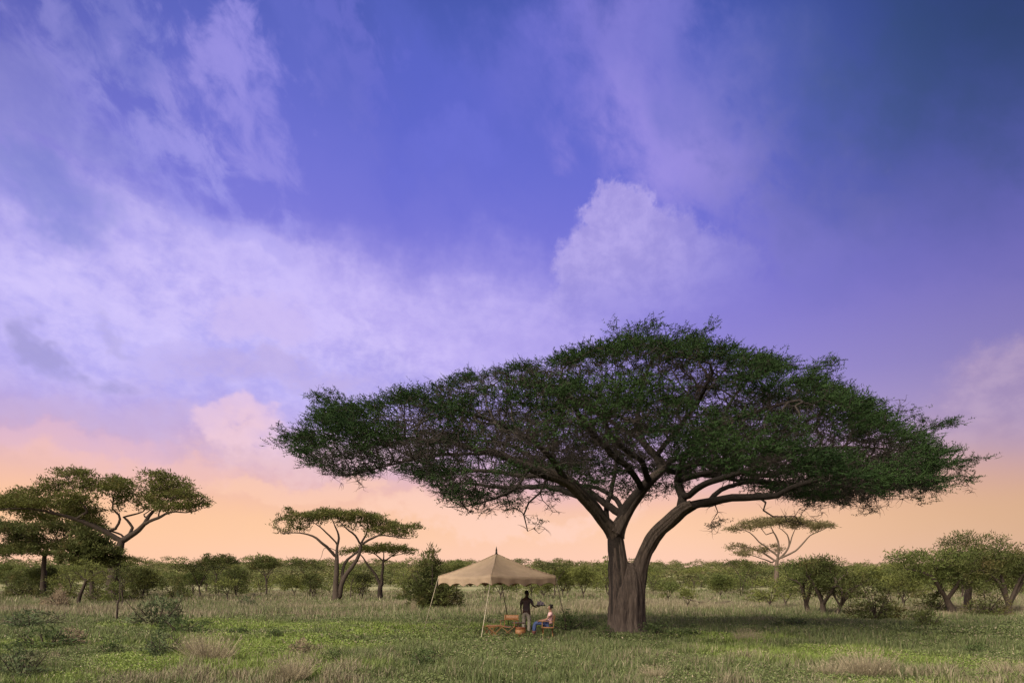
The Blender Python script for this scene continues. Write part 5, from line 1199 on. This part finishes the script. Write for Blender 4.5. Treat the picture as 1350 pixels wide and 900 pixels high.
for a in [
 ('round',205,829,70,32,'largest grey-green shrub in the left meadow, beside the dead snapped stem',LEAF_GREY,0),
 ('up',228,826,30,36,'upright sprigs growing out of the right side of the largest grey-green shrub',LEAF_GREY,0),
 ('round',75,800,32,14,'low grey bush below the crooked thorn tree',LEAF_DRY,1),
 ('up',80,803,22,26,'leafless brown bramble left of the crooked thorn tree',LEAF_DRY,0),
 ('round',40,832,90,22,'wide grey-green weed clump near the left edge of the meadow',LEAF_GREY,1),
 ('round',60,858,80,24,'dark olive shrub clump near the left edge, in front of the grey-green one',LGD,0),
 ('round',95,853,44,20,'brownish shrub joined to the right of the dark olive clump',LEAF_DRY,0),
 ('round',25,898,74,34,'grey weed clump in the bottom left corner',LEAF_GREY,0),
 ('up',148,866,28,22,'small dark green herb between the brownish and the grey-green clumps',LGD,0),
 ('round',212,868,56,28,'grey-green shrub left of the pinkish dry clump',LEAF_GREY,1),
 ('round',238,838,60,20,'dark low shrub right of the largest grey-green shrub',LGD,1),
 ('dry',278,876,70,34,'pinkish-brown dry clump left of centre, largest dry one on the left',STALK,0),
 ('dry',255,866,34,24,'dry stalks on the left flank of the pinkish-brown clump',STALK,1),
 ('round',398,864,38,18,'brown and grey low shrub on the lush green patch',LEAF_DRY,1),
 ('up',362,843,26,14,'small dark herb on the left part of the lush green patch',LGD,0),
 ('up',318,838,26,12,'small dark herb in the middle of the lush green patch',LGD,0),
 ('round',270,830,26,10,'small dark herb at the left end of the lush green patch',LGD,0),
 ('dry',385,898,60,28,'dry reddish stalk clump at the bottom edge left of the shelter',STALK,1),
 ('round',440,876,40,16,'green-brown weed clump below the shelter to its left',LGD,0),
 ('round',560,882,60,20,'dark green weed clump below the shelter',LGD,1),
 ('dry',545,808,8,14,'single dark dead stalk left of the left tent pole',STALK,0),
 ('round',325,800,26,12,'small grey shrub on the open flat at the left',LEAF_GREY,1),
 ('up',746,836,44,26,'leafy dark weeds growing round the right tent pole',LGD,0),
 ('up',775,834,34,18,'leafy dark weeds between the right tent pole and the great trunk',LGD,0),
 ('round',800,842,26,14,'dark weeds at the left foot of the great trunk',LGD,0),
 ('up',862,842,40,20,'dark weeds at the right foot of the great trunk',LGD,0),
 ('up',905,846,50,18,'green weeds further right of the great trunk',LGD,0),
 ('dry',1140,896,74,34,'tall pinkish dry clump at the bottom right, biggest of the dry clumps',STALK,0),
 ('dry',1090,898,50,22,'dry stalk clump left of the tall pinkish one at the bottom right',STALK,1),
 ('dry',1330,898,60,24,'dry brown clump in the bottom right corner',STALK,0),
 ('dry',860,899,44,20,'dry brown clump at the bottom edge below the great trunk',STALK,1),
 ('dry',985,848,40,16,'faint dry clump in the shade right of the great trunk',STALK,1),
 ('round',1225,830,34,22,'green shrub on the flat in front of the broad right-hand acacia',LEAF_B,0),
 ('up',1212,822,26,20,'sprigs behind the green shrub on the right-hand flat',LEAF_B,0),
 ('round',1045,826,60,10,'dark low weeds in front of the three-stemmed clump',LGD,1),
 ('round',1290,868,50,14,'green weed clump in the right foreground',LGD,0),
 ('round',1180,812,30,10,'low shrub right of the rounded olive bush',LEAF_B,1),
]:
    put(a[0], a[1], a[2], a[3], a[4], a[5], a[6], rs, var=a[7] if a[0] != 'up' else 0)
# broad-leaved ground herbs, uncountable
def herbs(name, y0, y1, n, rs, label):
    y = np.sqrt(rs.rand(n)*(y1**2-y0**2)+y0**2); x = (rs.rand(n)*2-1)*(.80*y+3)
    k = (fbm(x*.55+70, y*.55, 3) > .5) & (np.hypot(x-4.5, y-27.2) > 1.1); x = x[k]; y = y[k]; n = len(x); nb = 9
    hh = .10+.16*fbm(x*.8, y*.8+9, 2)
    X = np.repeat(x, nb)+rs.randn(n*nb)*.06; Yv = np.repeat(y, nb)+rs.randn(n*nb)*.06; m = n*nb
    Z_ = gz(X, Yv)+np.repeat(hh, nb)*rs.rand(m)*1.1
    D = rs.randn(m, 3); D[:,2] = abs(D[:,2])*.4+.1
    L_ = (.028+.034*rs.rand(m))*(1+(y0 > 20)*.8)
    v, fi, r_ = blades(np.stack([X, Yv, Z_], 1), D, L_, L_*.5, rs)
    dry, lush, _ = field(X, Yv)
    o = mesh_np(name, v, fi, 4, GRASS, None, {'rnd': r_, 'dry': np.repeat((rs.rand(m) < .12).astype(float), 4), 'lush': np.repeat(np.clip(lush*.9+.1*rs.rand(m), 0, 1), 4)})
    meta(o, label, 'weeds', kind='stuff')
rs = np.random.RandomState(33)
herbs('near_weeds', 11.5, 22, 60000, rs, 'small leafy weeds growing through the foreground grass')
herbs('meadow_weeds', 22, 42, 70000, rs, 'small leafy weeds growing through the meadow round the shelter')
